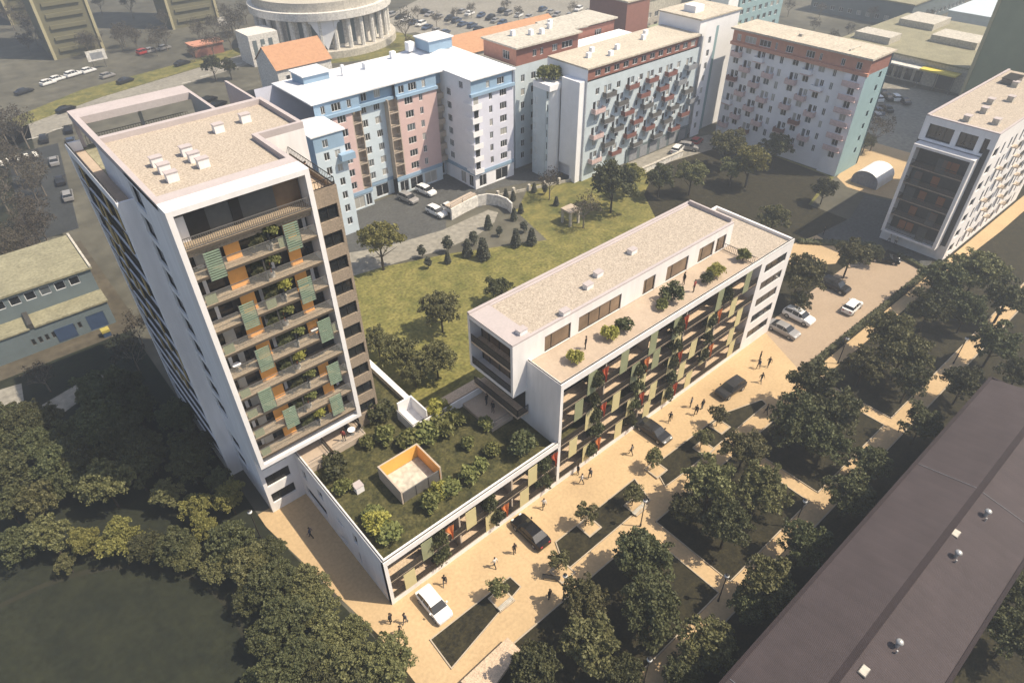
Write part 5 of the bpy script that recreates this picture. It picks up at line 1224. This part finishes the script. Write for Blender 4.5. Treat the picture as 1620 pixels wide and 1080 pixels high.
# shrubs on the green roof and terraces
RS = [(530,742,26,'round','large dark round bush at the left wall of the green roof'),(600,655,24,'round','large dark round bush at the foot of the brown wing'),(826,708,26,'round','large dark round bush at the right end of the green roof'),
 (600,830,26,'lime','lime green bush in the front left corner of the green roof'),(615,842,24,'roofshrub','leafy shrub right of the lime bush in the front left corner'),(590,812,20,'roofshrub','leafy shrub behind the lime bush in the front left corner'),
 (692,648,20,'lime','lime green bush beside the white planter box'),(700,775,16,'lime','pale lime bush in front of the orange lined enclosure'),(712,770,20,'roofshrub','leafy shrub right of the orange lined enclosure'),(742,752,20,'roofshrub','leafy shrub along the front parapet of the green roof'),(682,795,22,'roofshrub','leafy shrub in front of the enclosure corner'),(760,735,16,'roofshrub','low shrub along the front parapet, right one'),(672,690,24,'roofshrub','leafy shrub below the white planter box'),(700,680,24,'roofshrub','leafy shrub at the white garden wall'),(648,700,22,'roofshrub','leafy shrub left of the enclosure, behind'),(610,690,22,'roofshrub','leafy shrub beside the larger tan patio'),(720,665,20,'roofshrub','leafy shrub against the white garden wall, right one'),(768,670,15,'roofshrub','leafy shrub by the shaded pink patio'),(778,712,15,'roofshrub','small leafy shrub left of the dark round bush at the right end'),(545,770,17,'roofshrub','leafy shrub left of the small white box vent'),(840,700,14,'roofshrub','pale leafed shrub right of the dark round bush'),(740,700,15,'roofshrub','low shrub in the middle of the green roof'),(580,700,14,'roofshrub','small shrub in front of the larger tan patio')]
for (x, y, r_, k, lb) in RS:
    p = at(x, y, 7.0); s = r_/FPX*dist(p)/1.15; plant_at(k, (p.x,p.y,6.29), s, lb, 'shrub', 'shrubs on the green roof', 'roof_shrub')
TS = [(909,564,15,'lime','pale lime bush on the roof terrace nearest the overhang'),(964,527,16,'lime','pale lime bush beside a dark round bush on the roof terrace'),(987,514,16,'round','dark round bush mid way along the roof terrace'),(1064,467,20,'round','large dark round bush on the roof terrace near two people'),(1048,478,12,'roofshrub','leafy shrub left of the large dark terrace bush'),(1120,438,12,'shrub','dark shrub under the yellow one on the roof terrace'),(1132,428,16,'lime','yellow green bush at the far part of the roof terrace'),(1177,404,14,'roofshrub','leafy bush by the railing at the end of the roof terrace')]
for (x, y, r_, k, lb) in TS:
    p = at(x, y, 15.7); s = r_/FPX*dist(p)/1.15; plant_at(k, (p.x,max(.9,p.y),14.9), s, lb, 'shrub', 'shrubs on the roof terrace', 'terrace_shrub')
for (x_, y_, lb) in ((76.2,61.0,'big green bush on the rounded roof terrace of the balcony house, left one'),(77.6,59.6,'big green bush on the rounded roof terrace of the balcony house, right one')):
    plant_at('roofshrub', (x_,y_,18.3), 1.7, lb, 'shrub', 'shrubs on the rounded terrace', 'terrace_shrub')
# climbing plants and rust coloured drapes in the loggias
RED = [(28.2,4,'r'),(35.3,3,'o'),(28.5,2,'r'),(35.4,1,'r'),(42.2,0,'r'),(28.2,0,'o'),(41.8,4,'r'),(49.0,3,'o'),(41.9,2,'r'),(48.9,1,'o'),(21.2,1,'r'),(14.2,0,'o'),(7.2,1,'o')]
NM = {4:'top',3:'fourth',2:'third',1:'second',0:'ground'}
for i, (x, k, c_) in enumerate(RED):
    f = .75+2.7*k; z1 = f+2.5; z0 = f+.25
    lb = '%s funnel shaped drape in the %s floor loggias, number %s panels from the left end' % ({'r':'rust red','o':'orange'}[c_], NM[k], 0)
    near = {28.2:'near the left end of the long house',35.3:'a third along the long house',28.5:'near the left end of the long house',35.4:'a third along the long house',42.2:'mid way along the long house',41.8:'mid way along the long house',49.0:'two thirds along the long house',41.9:'mid way along the long house',48.9:'two thirds along the long house',21.2:'where wing and long house meet',14.2:'mid way along the low wing',7.2:'at the left of the low wing'}[x]
    e = empty('hanging_drape', (x,.05,f), '%s drape on the %s floor, %s' % ({'r':'rust red','o':'orange'}[c_], NM[k], near), 'drape', 'drapes in the loggias')
    b = MB(); n = 9
    prof = [(z1,-.45,.55),(z1-.5,-.42,.52),(z1-.95,-.15,.46),(z1-1.3,.12,.42),(z0+.5,.2,.38),(z0,.24,.36)]
    for (za, a0, a1), (zb, b0, b1) in zip(prof[:-1], prof[1:]):
        for j in range(n):
            t0, t1 = j/n, (j+1)/n; yy = lambda t: -.10-.09*math.sin(t*9.0)
            b.quad((x+a0+(a1-a0)*t0,yy(t0),za),(x+b0+(b1-b0)*t0,yy(t0),zb),(x+b0+(b1-b0)*t1,yy(t1),zb),(x+a0+(a1-a0)*t1,yy(t1),za))
    b.build('cloth', M['rust_fabric' if c_ == 'r' else 'orange_fabric'], e, True)
    MB().tube((x-.5,-.1,z1+.03),(x+.6,-.1,z1+.03),.03).build('rod', M['dark_metal'], e)
    # dark climbing shrub beside each drape
    pl = plant_at('shrub', (x-1.15,.25,f), 1.0, 'dark plant by %s drape, %s floor, %s' % ({'r':'rust red','o':'orange'}[c_], NM[k], near), 'plant', 'plants in the loggias', 'loggia_plant', sz=1.55)
for (x, k, lb) in ((26.9,3,'dark plant on the fourth floor near the left end, below the top floor plant'),(28.0,1,'dark plant on the second floor near the left end'),(34.6,2,'dark plant on the third floor a third along the long house'),(48.0,2,'dark plant on the third floor two thirds along the long house'),(50.2,4,'dark plant on the top floor two thirds along the long house'),(40.9,3,'dark plant on the fourth floor mid way along the long house'),(34.0,0,'dark plant on the ground floor a third along the long house'),(41.3,1,'dark plant on the second floor mid way along the long house'),(19.9,0,'dark plant on the ground floor of the low wing at its right end'),(12.5,1,'dark plant on the upper floor in the middle of the low wing'),(6.2,0,'dark plant on the ground floor near the left corner of the low wing')):
    plant_at('shrub', (x,.3,.75+2.7*k), 1.0, lb, 'plant', 'plants in the loggias', 'loggia_plant', sz=1.5)
# potted trees on the tower balconies
for i, f in enumerate(FL):
    x = 2.55 if i % 2 else 3.0
    e = empty('potted_tree', (x,16.2,f), 'potted tree with bare stem on the tower balcony, %s' % ['lowest floor','second floor from the bottom','third floor from the bottom','fourth floor from the bottom','middle floor','fourth floor from the top balcony','third floor from the top balcony','second floor from the top balcony','top orange panel floor'][i], 'potted tree', 'potted trees on the tower')
    MB().cyl(x,16.2,f,f+.45,.24,.3,10).build('pot', M['stone_pale'], e); MB().tube((x,16.2,f+.4),(x-.05,16.1,f+2.3),.06,.04).build('stem', M['orange_fabric'], e)
    cr, _ = proto('roofshrub' if i % 3 else 'lime', 0); o = link('foliage', cr, e, (.25,-.25,1.15)); o.scale = (.7,.7,.8); 
    cr, _ = proto('shrub', 1); o = link('foliage', cr, e, (-.75,.1,.2)); o.scale = (1.05,.6,1.35)
# ------------------------------------------------------------------ cars
def car_meshes(kind):
    """x forward, length ~4.4 m; profile lofted across the width"""
    L, W, H = {'hatch':(4.1,1.74,1.48),'saloon':(4.75,1.82,1.42),'suv':(4.6,1.86,1.66)}[kind]
    if kind == 'hatch': up = [(-.49,.62),(-.485,.95),(-.44,1.0)]; roof = [(-.42,1.02),(-.36,1.42),(-.2,1.48),(.02,1.47),(.12,1.40),(.27,.98)]; hood = [(.27,.95),(.42,.84),(.485,.68)]
    elif kind == 'saloon': up = [(-.49,.6),(-.485,.9),(-.36,.98)]; roof = [(-.36,.98),(-.22,1.36),(-.1,1.42),(.04,1.41),(.12,1.36),(.25,.94)]; hood = [(.25,.93),(.42,.82),(.49,.66)]
    else: up = [(-.49,.7),(-.485,1.05),(-.46,1.1)]; roof = [(-.45,1.1),(-.4,1.55),(-.22,1.66),(.02,1.64),(.12,1.55),(.25,1.06)]; hood = [(.25,1.04),(.42,.95),(.49,.78)]
    zb = .28 if kind != 'suv' else .36
    belt = [(-.49,zb),(-.495,.5)] + up + hood + [(.495,.5),(.485,zb)]
    b = MB()   # lower body: sections in x with slight tumblehome
    def strip(mb, prof, ws, m=0, close=False):
        n = len(prof)
        for i in range(n-1 if not close else n):
            (x0,z0),(x1,z1) = prof[i], prof[(i+1)%n]; w0, w1 = ws[i], ws[(i+1)%n]
            mb.quad((x0*L,-w0,z0),(x0*L,w0,z0),(x1*L,w1,z1),(x1*L,-w1,z1),m)
    hw = W/2
    ws = [hw*(.86 if abs(p[0]) > .475 else .97 if abs(p[0]) > .40 else .95) for p in belt]
    strip(b, belt, ws)
    # sides: rings of points from sill to shoulder
    xs = [-.49,-.46,-.38,-.2,0,.2,.38,.46,.49]
    def ztop(x):
        pts = up+hood; 
        for (x0,z0),(x1,z1) in zip(pts[:-1], pts[1:]):
            if x0 <= x <= x1 and x1 > x0: return z0+(z1-z0)*(x-x0)/(x1-x0)
        return pts[0][1] if x < pts[0][0] else pts[-1][1]
    for s_ in (-1, 1):
        for x0, x1 in zip(xs[:-1], xs[1:]):
            def ring(x):
                e = .86 if abs(x) > .475 else .96 if abs(x) > .44 else 1.0; zt = ztop(x)
                return [(x*L, s_*hw*e*.95, zb),(x*L, s_*hw*e, zb+.22),(x*L, s_*hw*e*1.0, zt*.72),(x*L, s_*hw*e*.93, zt)]
            a, c = ring(x0), ring(x1)
            for j in range(3): b.quad(a[j],c[j],c[j+1],a[j+1])
    b.quad((-.485*L,-hw*.86,zb),(.485*L,-hw*.86,zb),(.485*L,hw*.86,zb),(-.485*L,hw*.86,zb))
    body = b
    # greenhouse: roof panel is body colour, sides/front/back glass
    rf = MB(); gl = MB()
    rw = [hw*.90,hw*.74,hw*.70,hw*.70,hw*.74,hw*.88]
    for i in range(5):
        (x0,z0),(x1,z1) = roof[i], roof[i+1]; t = rf if i in (1,2,3) else gl
        t.quad((x0*L,-rw[i],z0),(x0*L,rw[i],z0),(x1*L,rw[i+1],z1),(x1*L,-rw[i+1],z1))
    base = [(roof[0][0],roof[0][1]-.06),(roof[5][0],roof[5][1]-.06)]
    for s_ in (-1,1):
        for i in range(5):
            (x0,z0),(x1,z1) = roof[i], roof[i+1]
            zb0 = base[0][1]+(base[1][1]-base[0][1])*(x0-roof[0][0])/(roof[5][0]-roof[0][0]); zb1 = base[0][1]+(base[1][1]-base[0][1])*(x1-roof[0][0])/(roof[5][0]-roof[0][0])
            gl.quad((x0*L,s_*hw*.91,zb0),(x1*L,s_*hw*.91,zb1),(x1*L,s_*rw[i+1],z1-.03),(x0*L,s_*rw[i],z0-.03))
            rf.quad((x0*L,s_*rw[i],z0-.03),(x1*L,s_*rw[i+1],z1-.03),(x1*L,s_*rw[i+1],z1),(x0*L,s_*rw[i],z0))
        for xp in (-.17,.05):   # door pillars
            zt = roof[2][1]-.04; rf.quad((xp*L-.04,s_*hw*.925,base[0][1]),(xp*L+.04,s_*hw*.925,base[0][1]),(xp*L+.03,s_*(rw[2]+.015),zt),(xp*L-.03,s_*(rw[2]+.015),zt))
    for s_ in (-1,1): rf.box(.2*L-.08,.2*L+.08,s_*hw*1.0-.02,s_*hw*1.0+s_*.16,roof[5][1]-.02,roof[5][1]+.14)
    wr = .32 if kind != 'suv' else .37
    wm = MB(); n = 16
    for s0, s1, r0, r1 in ((-.1,.1,wr,wr),):
        for k in range(n):
            a0, a1 = 2*math.pi*k/n, 2*math.pi*(k+1)/n
            wm.quad((r0*math.cos(a0),s0,r0*math.sin(a0)),(r0*math.cos(a1),s0,r0*math.sin(a1)),(r0*math.cos(a1),s1,r0*math.sin(a1)),(r0*math.cos(a0),s1,r0*math.sin(a0)))
        for s_ in (s0, s1): wm.poly([(r0*math.cos(2*math.pi*k/n),s_,r0*math.sin(2*math.pi*k/n)) for k in range(n)])
    rm = MB()
    for s_ in (-.106,.106): rm.poly([(wr*.62*math.cos(2*math.pi*k/12),s_,wr*.62*math.sin(2*math.pi*k/12)) for k in range(12)])
    hl = MB(); hl.box(.455*L,.488*L,-.15,.15,.62,.74) ; tl = MB(); tl.box(-.497*L,-.47*L,-.13,.13,.7,.86)
    return dict(L=L,W=W,wr=wr,body=body,rf=rf,gl=gl,wm=wm.mesh('tyre',M['tyre']),rm=rm.mesh('rim',M['vent_metal']),hl=hl.mesh('headlight',M['lamp_glass']),tl=tl.mesh('tail_light',M['tail_red']))
CARS = {k: car_meshes(k) for k in ('hatch','saloon','suv')}; CM = {}
def car(kind, colour, x, y, rz, label, group=None, z=0, name='car', far=False):
    d = CARS[kind]; key = (kind, colour)
    if key not in CM: CM[key] = (d['body'].mesh('body',M['car_'+colour]), d['rf'].mesh('roof',M['car_'+colour]), d['gl'].mesh('windows',M['glass_pane']))
    e = empty(name, (x,y,z+.012), label, 'car', group, rz); bo, ro, gl = CM[key]
    link('body',bo,e); link('roof',ro,e); link('windows',gl,e)
    if not far:
        for sx in (-.3,.3):
            for sy in (-1,1):
                wobj = link('wheel',d['wm'],e,(sx*d['L'],sy*(d['W']/2-.09),d['wr'])); link('rim',d['rm'],wobj)
        for sy in (-.3,.3): link('headlight',d['hl'],e,(0,sy*d['W'],0)); link('tail_light',d['tl'],e,(0,sy*d['W'],0))
    return e
H = math.pi/2
car('hatch','white',2.9,-2.9,-H,'white hatchback parked on the plaza beside the wedge shaped bed')
car('saloon','black',15.3,-2.9,H,'black saloon parked on the plaza before the low wing')
car('saloon','grey',36.1,-2.1,-H,'dark saloon parked on the plaza before the long house')
car('suv','grey',49.4,-3.9,math.pi-.06,'dark off roader driving along the plaza before the long house')
car('saloon','silver',65.6,-1.6,-H,'silver car parked at the corner of the long house')
car('suv','white',70.0,-1.4,-H,'white car with a dark roof window beside the silver car')
car('suv','grey',81.4,-.9,-H,'dark large car parked at the back of the tan parking lot')
car('hatch','white',78.2,-5.4,0.05,'white hatchback alone near the hedge of the tan parking lot')
car('saloon','black',95.0,-2.2,-H+.5,'black car in the shade at the far corner of the tan parking lot')
car('suv','silver',48.0,68.5,-H+.15,'grey car on the forecourt of the pastel block')
car('suv','white',52.4,68.8,-H+.15,'white car on the forecourt nearest the shops of the pastel block')
car('suv','white',48.9,60.4,-H+.1,'white car at the ramp wall, left of a pair')
car('hatch','white',51.6,59.6,-H+.1,'white car at the ramp wall, right of a pair')
car('suv','white',105.0,48.4,.3,'white car by the balcony house, front one')
car('suv','silver',107.6,47.6,-H+.5,'silver white car by the balcony house, behind the white one')
car('hatch','red',111.6,48.4,.2,'red car by the balcony house')
for i, (px, py, k, c_, rz, lb) in enumerate([(1388,156,'hatch','white',.9,'white car at the left end of the supermarket row'),(1404,154,'saloon','black',.9,'black car second in the supermarket row'),(1396,148,'saloon','black',.9,'black car behind the supermarket row'),(1414,155,'suv','white',.9,'white van like car third in the supermarket row'),(1430,160,'saloon','grey',.9,'grey car right end of the supermarket row'),(1388,176,'saloon','blue',.9,'dark blue car below the supermarket row'),(1402,172,'saloon','black',.9,'black car in the shade below the supermarket row'),(1384,184,'suv','silver',.9,'silver car beside the teal end wall'),
  (76,131,'hatch','white',.35,'white car in the street row, leftmost'),(91,125,'hatch','white',.35,'white car in the street row, second'),(116,118,'suv','white',.35,'white car in the street row, third'),(140,112,'hatch','white',.35,'white car in the street row by the billboard'),(170,120,'hatch','silver',.35,'silver car right of the street row'),(38,145,'saloon','grey',.35,'grey car left of the white street row'),(198,128,'saloon','grey',.35,'dark car driving on the pale street'),(104,173,'saloon','black',.35,'black car at the side street corner'),(288,100,'saloon','grey',.3,'grey car near the red kiosk'),(228,83,'suv','red',.3,'red car in the row by the far wood'),(240,80,'hatch','silver',.3,'silver car right of the red one by the far wood'),(260,76,'hatch','silver',.3,'second silver car by the far wood'),(388,74,'hatch','white',.3,'white car near the orange tiled house'),
  (108,205,'saloon','black',1.4,'black car in the side parking row, first beyond the tower'),(112,224,'saloon','blue',1.4,'blue black car in the side parking row, second beyond the tower'),(70,220,'suv','grey',1.4,'grey car in the shaded side parking row'),(86,255,'saloon','silver',1.4,'silver car in the shaded side parking, upper'),(96,285,'saloon','grey',1.4,'grey car in the shaded side parking, middle'),(108,310,'suv','silver',1.4,'silver car in the shaded side parking, lower'),(330,158,'saloon','black',.35,'black car seen through the gap beside the tower roof'),(345,165,'saloon','black',.35,'second black car seen through the gap beside the tower roof')]):
    p = at(px, py, .5); car(k, c_, p.x, p.y, rz, lb, 'cars behind the houses', far=True)
g = random.Random(8)
for i in range(54):
    row = i//9; k = i % 9
    x = 124+row*11+g.uniform(-1,1); y = 196-row*9-k*4.6+g.uniform(-.6,.6)
    car(g.choice(['hatch','saloon','suv']), g.choice(['white','silver','grey','black','blue','silver']), x, y, .35+g.choice([0,math.pi]), 'tiny far car in the big car park at the top of the picture', 'cars in the far car park', far=True)
# ------------------------------------------------------------------ people
def person_mesh(pose, seed):
    """one skinned body, ~1.75 m, walking or standing; hands with separate fingers"""
    me = bpy.data.meshes.new('body'); v = []; e = []; rr = []
    def add(p, r, par=None):
        v.append(p); rr.append(r)
        if par is not None: e.append((par, len(v)-1))
        return len(v)-1
    st = .24 if pose == 'walk' else .03
    pel = add((0,0,.96),.125); sp = add((0,.0,1.15),.115,pel); chs = add((0,-.01,1.36),.14,sp); nk = add((0,0,1.50),.052,chs); hd0 = add((0,.01,1.58),.075,nk); hd1 = add((0,.015,1.68),.088,hd0); add((0,.0,1.76),.05,hd1)
    for s in (-1,1):
        f = s*st
        hip = add((s*.1,0,.90),.09,pel); kn = add((s*.105,f*.55+.02,.50),.06,hip); an = add((s*.11,f-.03,.09),.042,kn); add((s*.13,f+.13,.035),.036,an)
        shd = add((s*.19,0,1.42),.062,chs); el = add((s*.25,-f*.5-.03,1.14),.045,shd); wr = add((s*.25,-f*.9+.05,.90),.032,el); pm = add((s*.25,-f*1.0+.07,.83),.03,wr)
        for q in range(4): 
            k0 = add((s*(.25+.0),-f*1.0+.045+.018*q,.775-.004*abs(q-1)),.0095,pm); add((s*.238,-f*1.0+.05+.018*q,.735+.006*abs(q-1)),.008,k0)
        t0 = add((s*.225,-f*1.0+.105,.815),.010,pm); add((s*.215,-f*1.0+.12,.785),.008,t0)
    me.from_pydata(v, e, []); ob = bpy.data.objects.new('tmp', me); COL.objects.link(ob)
    md = ob.modifiers.new('skin','SKIN'); ob.modifiers.new('sub','SUBSURF').levels = 1
    for i, sv in enumerate(me.skin_vertices[0].data): sv.radius = (rr[i], rr[i]); sv.use_root = (i == 0)
    dg = bpy.context.evaluated_depsgraph_get(); dg.update(); nm = bpy.data.meshes.new_from_object(ob.evaluated_get(dg)); bpy.data.objects.remove(ob)
    return nm
BODY = {}
def person_base(pose):
    nm = person_mesh(pose, 1); co = np.empty(len(nm.vertices)*3); nm.vertices.foreach_get('co', co); co = co.reshape(-1,3)
    return nm, co
def coloured(pose, top, bottom, hair='hair'):
    key = (pose, top, bottom)
    if key in BODY: return BODY[key]
    if pose not in BODY: BODY[pose] = person_base(pose)
    src, co = BODY[pose]; me = src.copy(); me.materials.clear()
    for m in ('skin', top, bottom, 'hair', 'cloth_black'): me.materials.append(M[m])
    idx = []
    for p in me.polygons:
        c = p.center; z = c.z
        if z < .075: k = 4
        elif abs(c.x) > .17 and z < .92: k = 0
        elif z < .98: k = 2
        elif z < 1.50: k = 1
        elif z > 1.70 or (z > 1.60 and c.y < -.02): k = 3
        else: k = 0
        idx.append(k)
    me.polygons.foreach_set('material_index', idx); me.polygons.foreach_set('use_smooth', [True]*len(idx)); BODY[key] = me
    return me
face = MB(); 
for s in (-1,1): face.sphere((s*.032,.098,1.655),.011,n=6,h=4)
face.box(-.025,.025,.095,.104,1.585,1.595); FACE = face.mesh('face_mark', M['cloth_black'])
nose = MB(); nose.sphere((0,.108,1.625),.014,.02,.02,6,4); [nose.sphere((s*.092,.01,1.635),.012,.02,.03,6,4) for s in (-1,1)]; NOSE = nose.mesh('nose_and_ears', M['skin'])
hairm = MB(); hairm.sphere((0,-.012,1.705),.098,.1,.082,12,8); HAIR = hairm.mesh('hair', M['hair'], smooth=True)
def person(px, py, rz, label, top='cloth_black', bottom='cloth_black', pose='walk', z=0.0, group='people on the plaza'):
    p = at(px, py, z); me = coloured(pose, top, bottom)
    e = empty('person', (p.x,p.y,z+.008), label, 'person', group, rz)
    link('body', me, e); link('hair', HAIR, e); link('face_mark', FACE, e); link('nose_and_ears', NOSE, e)
    return e
PP = [(619,985,.4,'person in black at the lower left plaza, left of three','cloth_black','cloth_black','stand'),(642,985,2.0,'slim person in grey at the lower left plaza, right of three','cloth_grey','cloth_grey','walk'),(634,1005,1.0,'person in black nearest the bottom of the plaza, lowest of three','cloth_black','cloth_black','walk'),
 (704,925,2.4,'person in black with pale trousers walking behind the white hatchback','cloth_black','cloth_grey','walk'),(783,897,.2,'person in a pale shirt and dark trousers between white hatchback and black saloon','cloth_white','cloth_black','walk'),(814,875,3.0,'person in black standing beside the black saloon','cloth_black','cloth_black','stand'),(860,804,-.6,'person in a pale shirt walking before the low wing','cloth_white','cloth_black','walk'),(914,750,1.3,'person in black close to the loggias where the low wing ends','cloth_black','cloth_black','stand'),(920,765,1.0,'person in white top, lower of three before the long house','cloth_white','cloth_black','walk'),(933,756,-1.2,'person in dark clothes, right of three before the long house','cloth_grey','cloth_black','walk'),
 (998,719,.5,'person in dark clothes below the dark saloon','cloth_grey','cloth_black','walk'),(1059,667,2.2,'person in black walking alone between dark saloon and off roader','cloth_black','cloth_black','walk'),(1092,644,.2,'slim person in grey, left of three beside the off roader','cloth_grey','cloth_grey','stand'),(1100,656,1.9,'person in black, lowest of three beside the off roader','cloth_black','cloth_black','walk'),(1110,647,-.3,'person in black, right of three beside the off roader','cloth_black','cloth_blue','stand'),
 (1201,571,.6,'person in black, upper of three near the white window wall','cloth_black','cloth_black','stand'),(1199,583,1.5,'person in dark blue, lower of three near the white window wall','cloth_blue','cloth_black','walk'),(1215,580,-.8,'person in black, right of three near the white window wall','cloth_black','cloth_black','walk'),(1203,605,2.8,'lone person in black on the plaza beyond the off roader','cloth_black','cloth_grey','walk'),
 (869,947,.1,'person in black near the lower lamp post','cloth_black','cloth_black','stand'),(493,850,.9,'person in dark blue on the shaded pavement by the tower foot','cloth_blue','cloth_black','walk'),(1211,655,.4,'person in black at the tip of the tapering bed','cloth_black','cloth_black','walk'),(1432,466,2.2,'person in black on the path by the parking lot hedge','cloth_black','cloth_black','stand'),(1331,548,.7,'person in grey on the shaded path by the hedge','cloth_grey','cloth_black','walk'),(1302,372,.5,'person in dark clothes at the edge of the grey service road','cloth_black','cloth_black','stand'),
 (1405,384,.7,'person in white on the forecourt of the right hand house, leftmost','cloth_white','cloth_grey','walk'),(1415,388,1.7,'person in white on the forecourt of the right hand house, second','cloth_white','cloth_black','stand'),(1459,398,2.7,'person in white near the corner of the right hand house','cloth_white','cloth_grey','walk'),(1089,762,.7,'person in black on the sub path below the tapering bed','cloth_black','cloth_black','walk')]
for (x, y, rz, lb, t_, b_, ps) in PP: person(x, y, rz, lb, t_, b_, ps)
for (x, y, z, rz, lb, t_, b_, ps) in [(926,552,14.9,.5,'person in black standing on the roof terrace near the overhang','cloth_black','cloth_black','stand'),(1097,462,14.9,.2,'person in dark red at the edge of the roof terrace','cloth_red','cloth_black','stand'),(1081,450,14.9,1.2,'person in black by the window wall on the roof terrace','cloth_black','cloth_black','stand'),(488,285,34.03,.6,'person in black on the high terrace of the brown wing','cloth_black','cloth_black','stand'),(545,697,6.97,-.8,'person in dark red standing on the larger tan patio','cloth_red','cloth_black','stand'),(770,640,6.72,.3,'person in black on the shaded pink patio, left one','cloth_black','cloth_black','stand'),(780,652,6.72,1.8,'person in black on the shaded pink patio, right one','cloth_black','cloth_black','stand')]:
    person(x, y, rz, lb, t_, b_, ps, z, 'people on terraces')
# patio table, balcony furniture
def table(x, y, z, label, r=.42):
    e = empty('garden_table', (x,y,z), label, 'table', 'garden tables')
    MB().cyl(x,y,z+.7,z+.74,r,n=16).build('table_top', M['cold_white'], e); MB().cyl(x,y,z,z+.7,.035,n=8).build('stem', M['mid_metal'], e); MB().cyl(x,y,z,z+.03,.25,n=12).build('foot', M['mid_metal'], e)
def chair(x, y, z, rz, label):
    e = empty('garden_chair', (x,y,z), label, 'chair', 'garden chairs', rz)
    b = MB(); b.box(-.22,.22,-.22,.22,.42,.46); link('seat', b.mesh('seat',M['dark_metal']), e); b = MB(); b.box(-.22,.22,.2,.24,.46,.9); link('backrest', b.mesh('backrest',M['dark_metal']), e)
    for sx in (-.2,.2):
        for sy in (-.2,.2): b = MB(); b.box(sx-.018,sx+.018,sy-.018,sy+.018,0,.42); link('leg', b.mesh('leg',M['dark_metal']), e)
p = at(551,690,6.95); table(p.x+.5,p.y,6.95,'round white table on the larger tan patio'); chair(p.x+1.3,p.y,6.95,-1.2,'dark garden chair right of the table on the larger patio'); chair(p.x+.4,p.y+.75,6.95,.2,'dark garden chair behind the table on the larger patio')
for i, (x, k, lb) in enumerate(((-2.6,4,'round white table at the left of the middle tower balcony'),(5.0,4,'round white table at the right of the middle tower balcony'),(.9,1,'round white table on the second tower balcony from the bottom'))): table(x,16.3,FL[k],lb,.38); chair(x+.75,16.3,FL[k],-1.5,'dark chair beside the '+lb)
# lamps and benches
def lamp(px, py, label, h=4.2, z=0):
    p = at(px, py, 0); e = empty('street_lamp', (p.x,p.y,0), label, 'street lamp', 'globe lamps of the park')
    MB().cyl(p.x,p.y,0,h,.07,.045,8).build('pole', M['dark_metal'], e); MB().cyl(p.x,p.y,0,.35,.11,.11,8).build('base', M['dark_metal'], e); MB().sphere((p.x,p.y,h+.2),.24,n=14,h=8).build('lamp_globe', M['lamp_glass'], e, True); MB().cyl(p.x,p.y,h+.38,h+.5,.2,.05,10).build('lamp_cap', M['dark_metal'], e)
lamp(1013,832,'globe lamp where the first park path leaves the plaza'); lamp(891,950,'globe lamp at the plaza edge by the bushy olive tree'); lamp(1136,950,'globe lamp at the end of the first park path'); lamp(1018,1080,'globe lamp in the lowest park lawn'); lamp(1256,833,'globe lamp in the second park lawn near the long path'); lamp(412,850,'globe lamp by the shaded pavement at the tower foot'); lamp(1325,575,'globe lamp at the parking lot hedge'); lamp(1508,575,'globe lamp on the lawn above the long path'); lamp(1415,330,'globe lamp before the grey service road')
def bench(px, py, rz, label, m='dark_metal'):
    p = at(px, py, .4); e = empty('park_bench', (p.x,p.y,0), label, 'bench', 'benches on the plaza', rz)
    b = MB(); [b.box(-.9,.9,-.22+k*.15,-.1+k*.15,.42,.46) for k in range(3)]; link('seat', b.mesh('seat',M[m]), e)
    for s in (-.75,.7): b = MB(); b.box(s,s+.06,-.2,.2,0,.42); link('leg', b.mesh('leg',M['mid_metal']), e)
bench(872,912,-.9,'dark bench beside the small round tree at the lower end of the middle bed'); bench(800,954,.05,'pale bench across the wedge shaped bed','stone_pale'); bench(1010,805,.05,'pale bench at the upper end of the long middle bed','stone_pale'); bench(1130,757,-.2,'dark bench by the sub path near the tapering bed')
# ------------------------------------------------------------------ haze over the whole place
HAZE = 0.0012
if HAZE:
    b = MB(); b.box(-520,920,-420,1020,-1,90); hz = tag(b.build('haze', bpy.data.materials.new('haze')), kind='stuff')
    m = hz.data.materials[0]; m.use_nodes = True; n = m.node_tree.nodes; n.remove(n['Principled BSDF'])
    v = n.new('ShaderNodeVolumePrincipled'); v.inputs['Color'].default_value = (.80,.87,.95,1); v.inputs['Density'].default_value = HAZE; v.inputs['Anisotropy'].default_value = .3
    m.node_tree.links.new(v.outputs[0], n['Material Output'].inputs['Volume'])
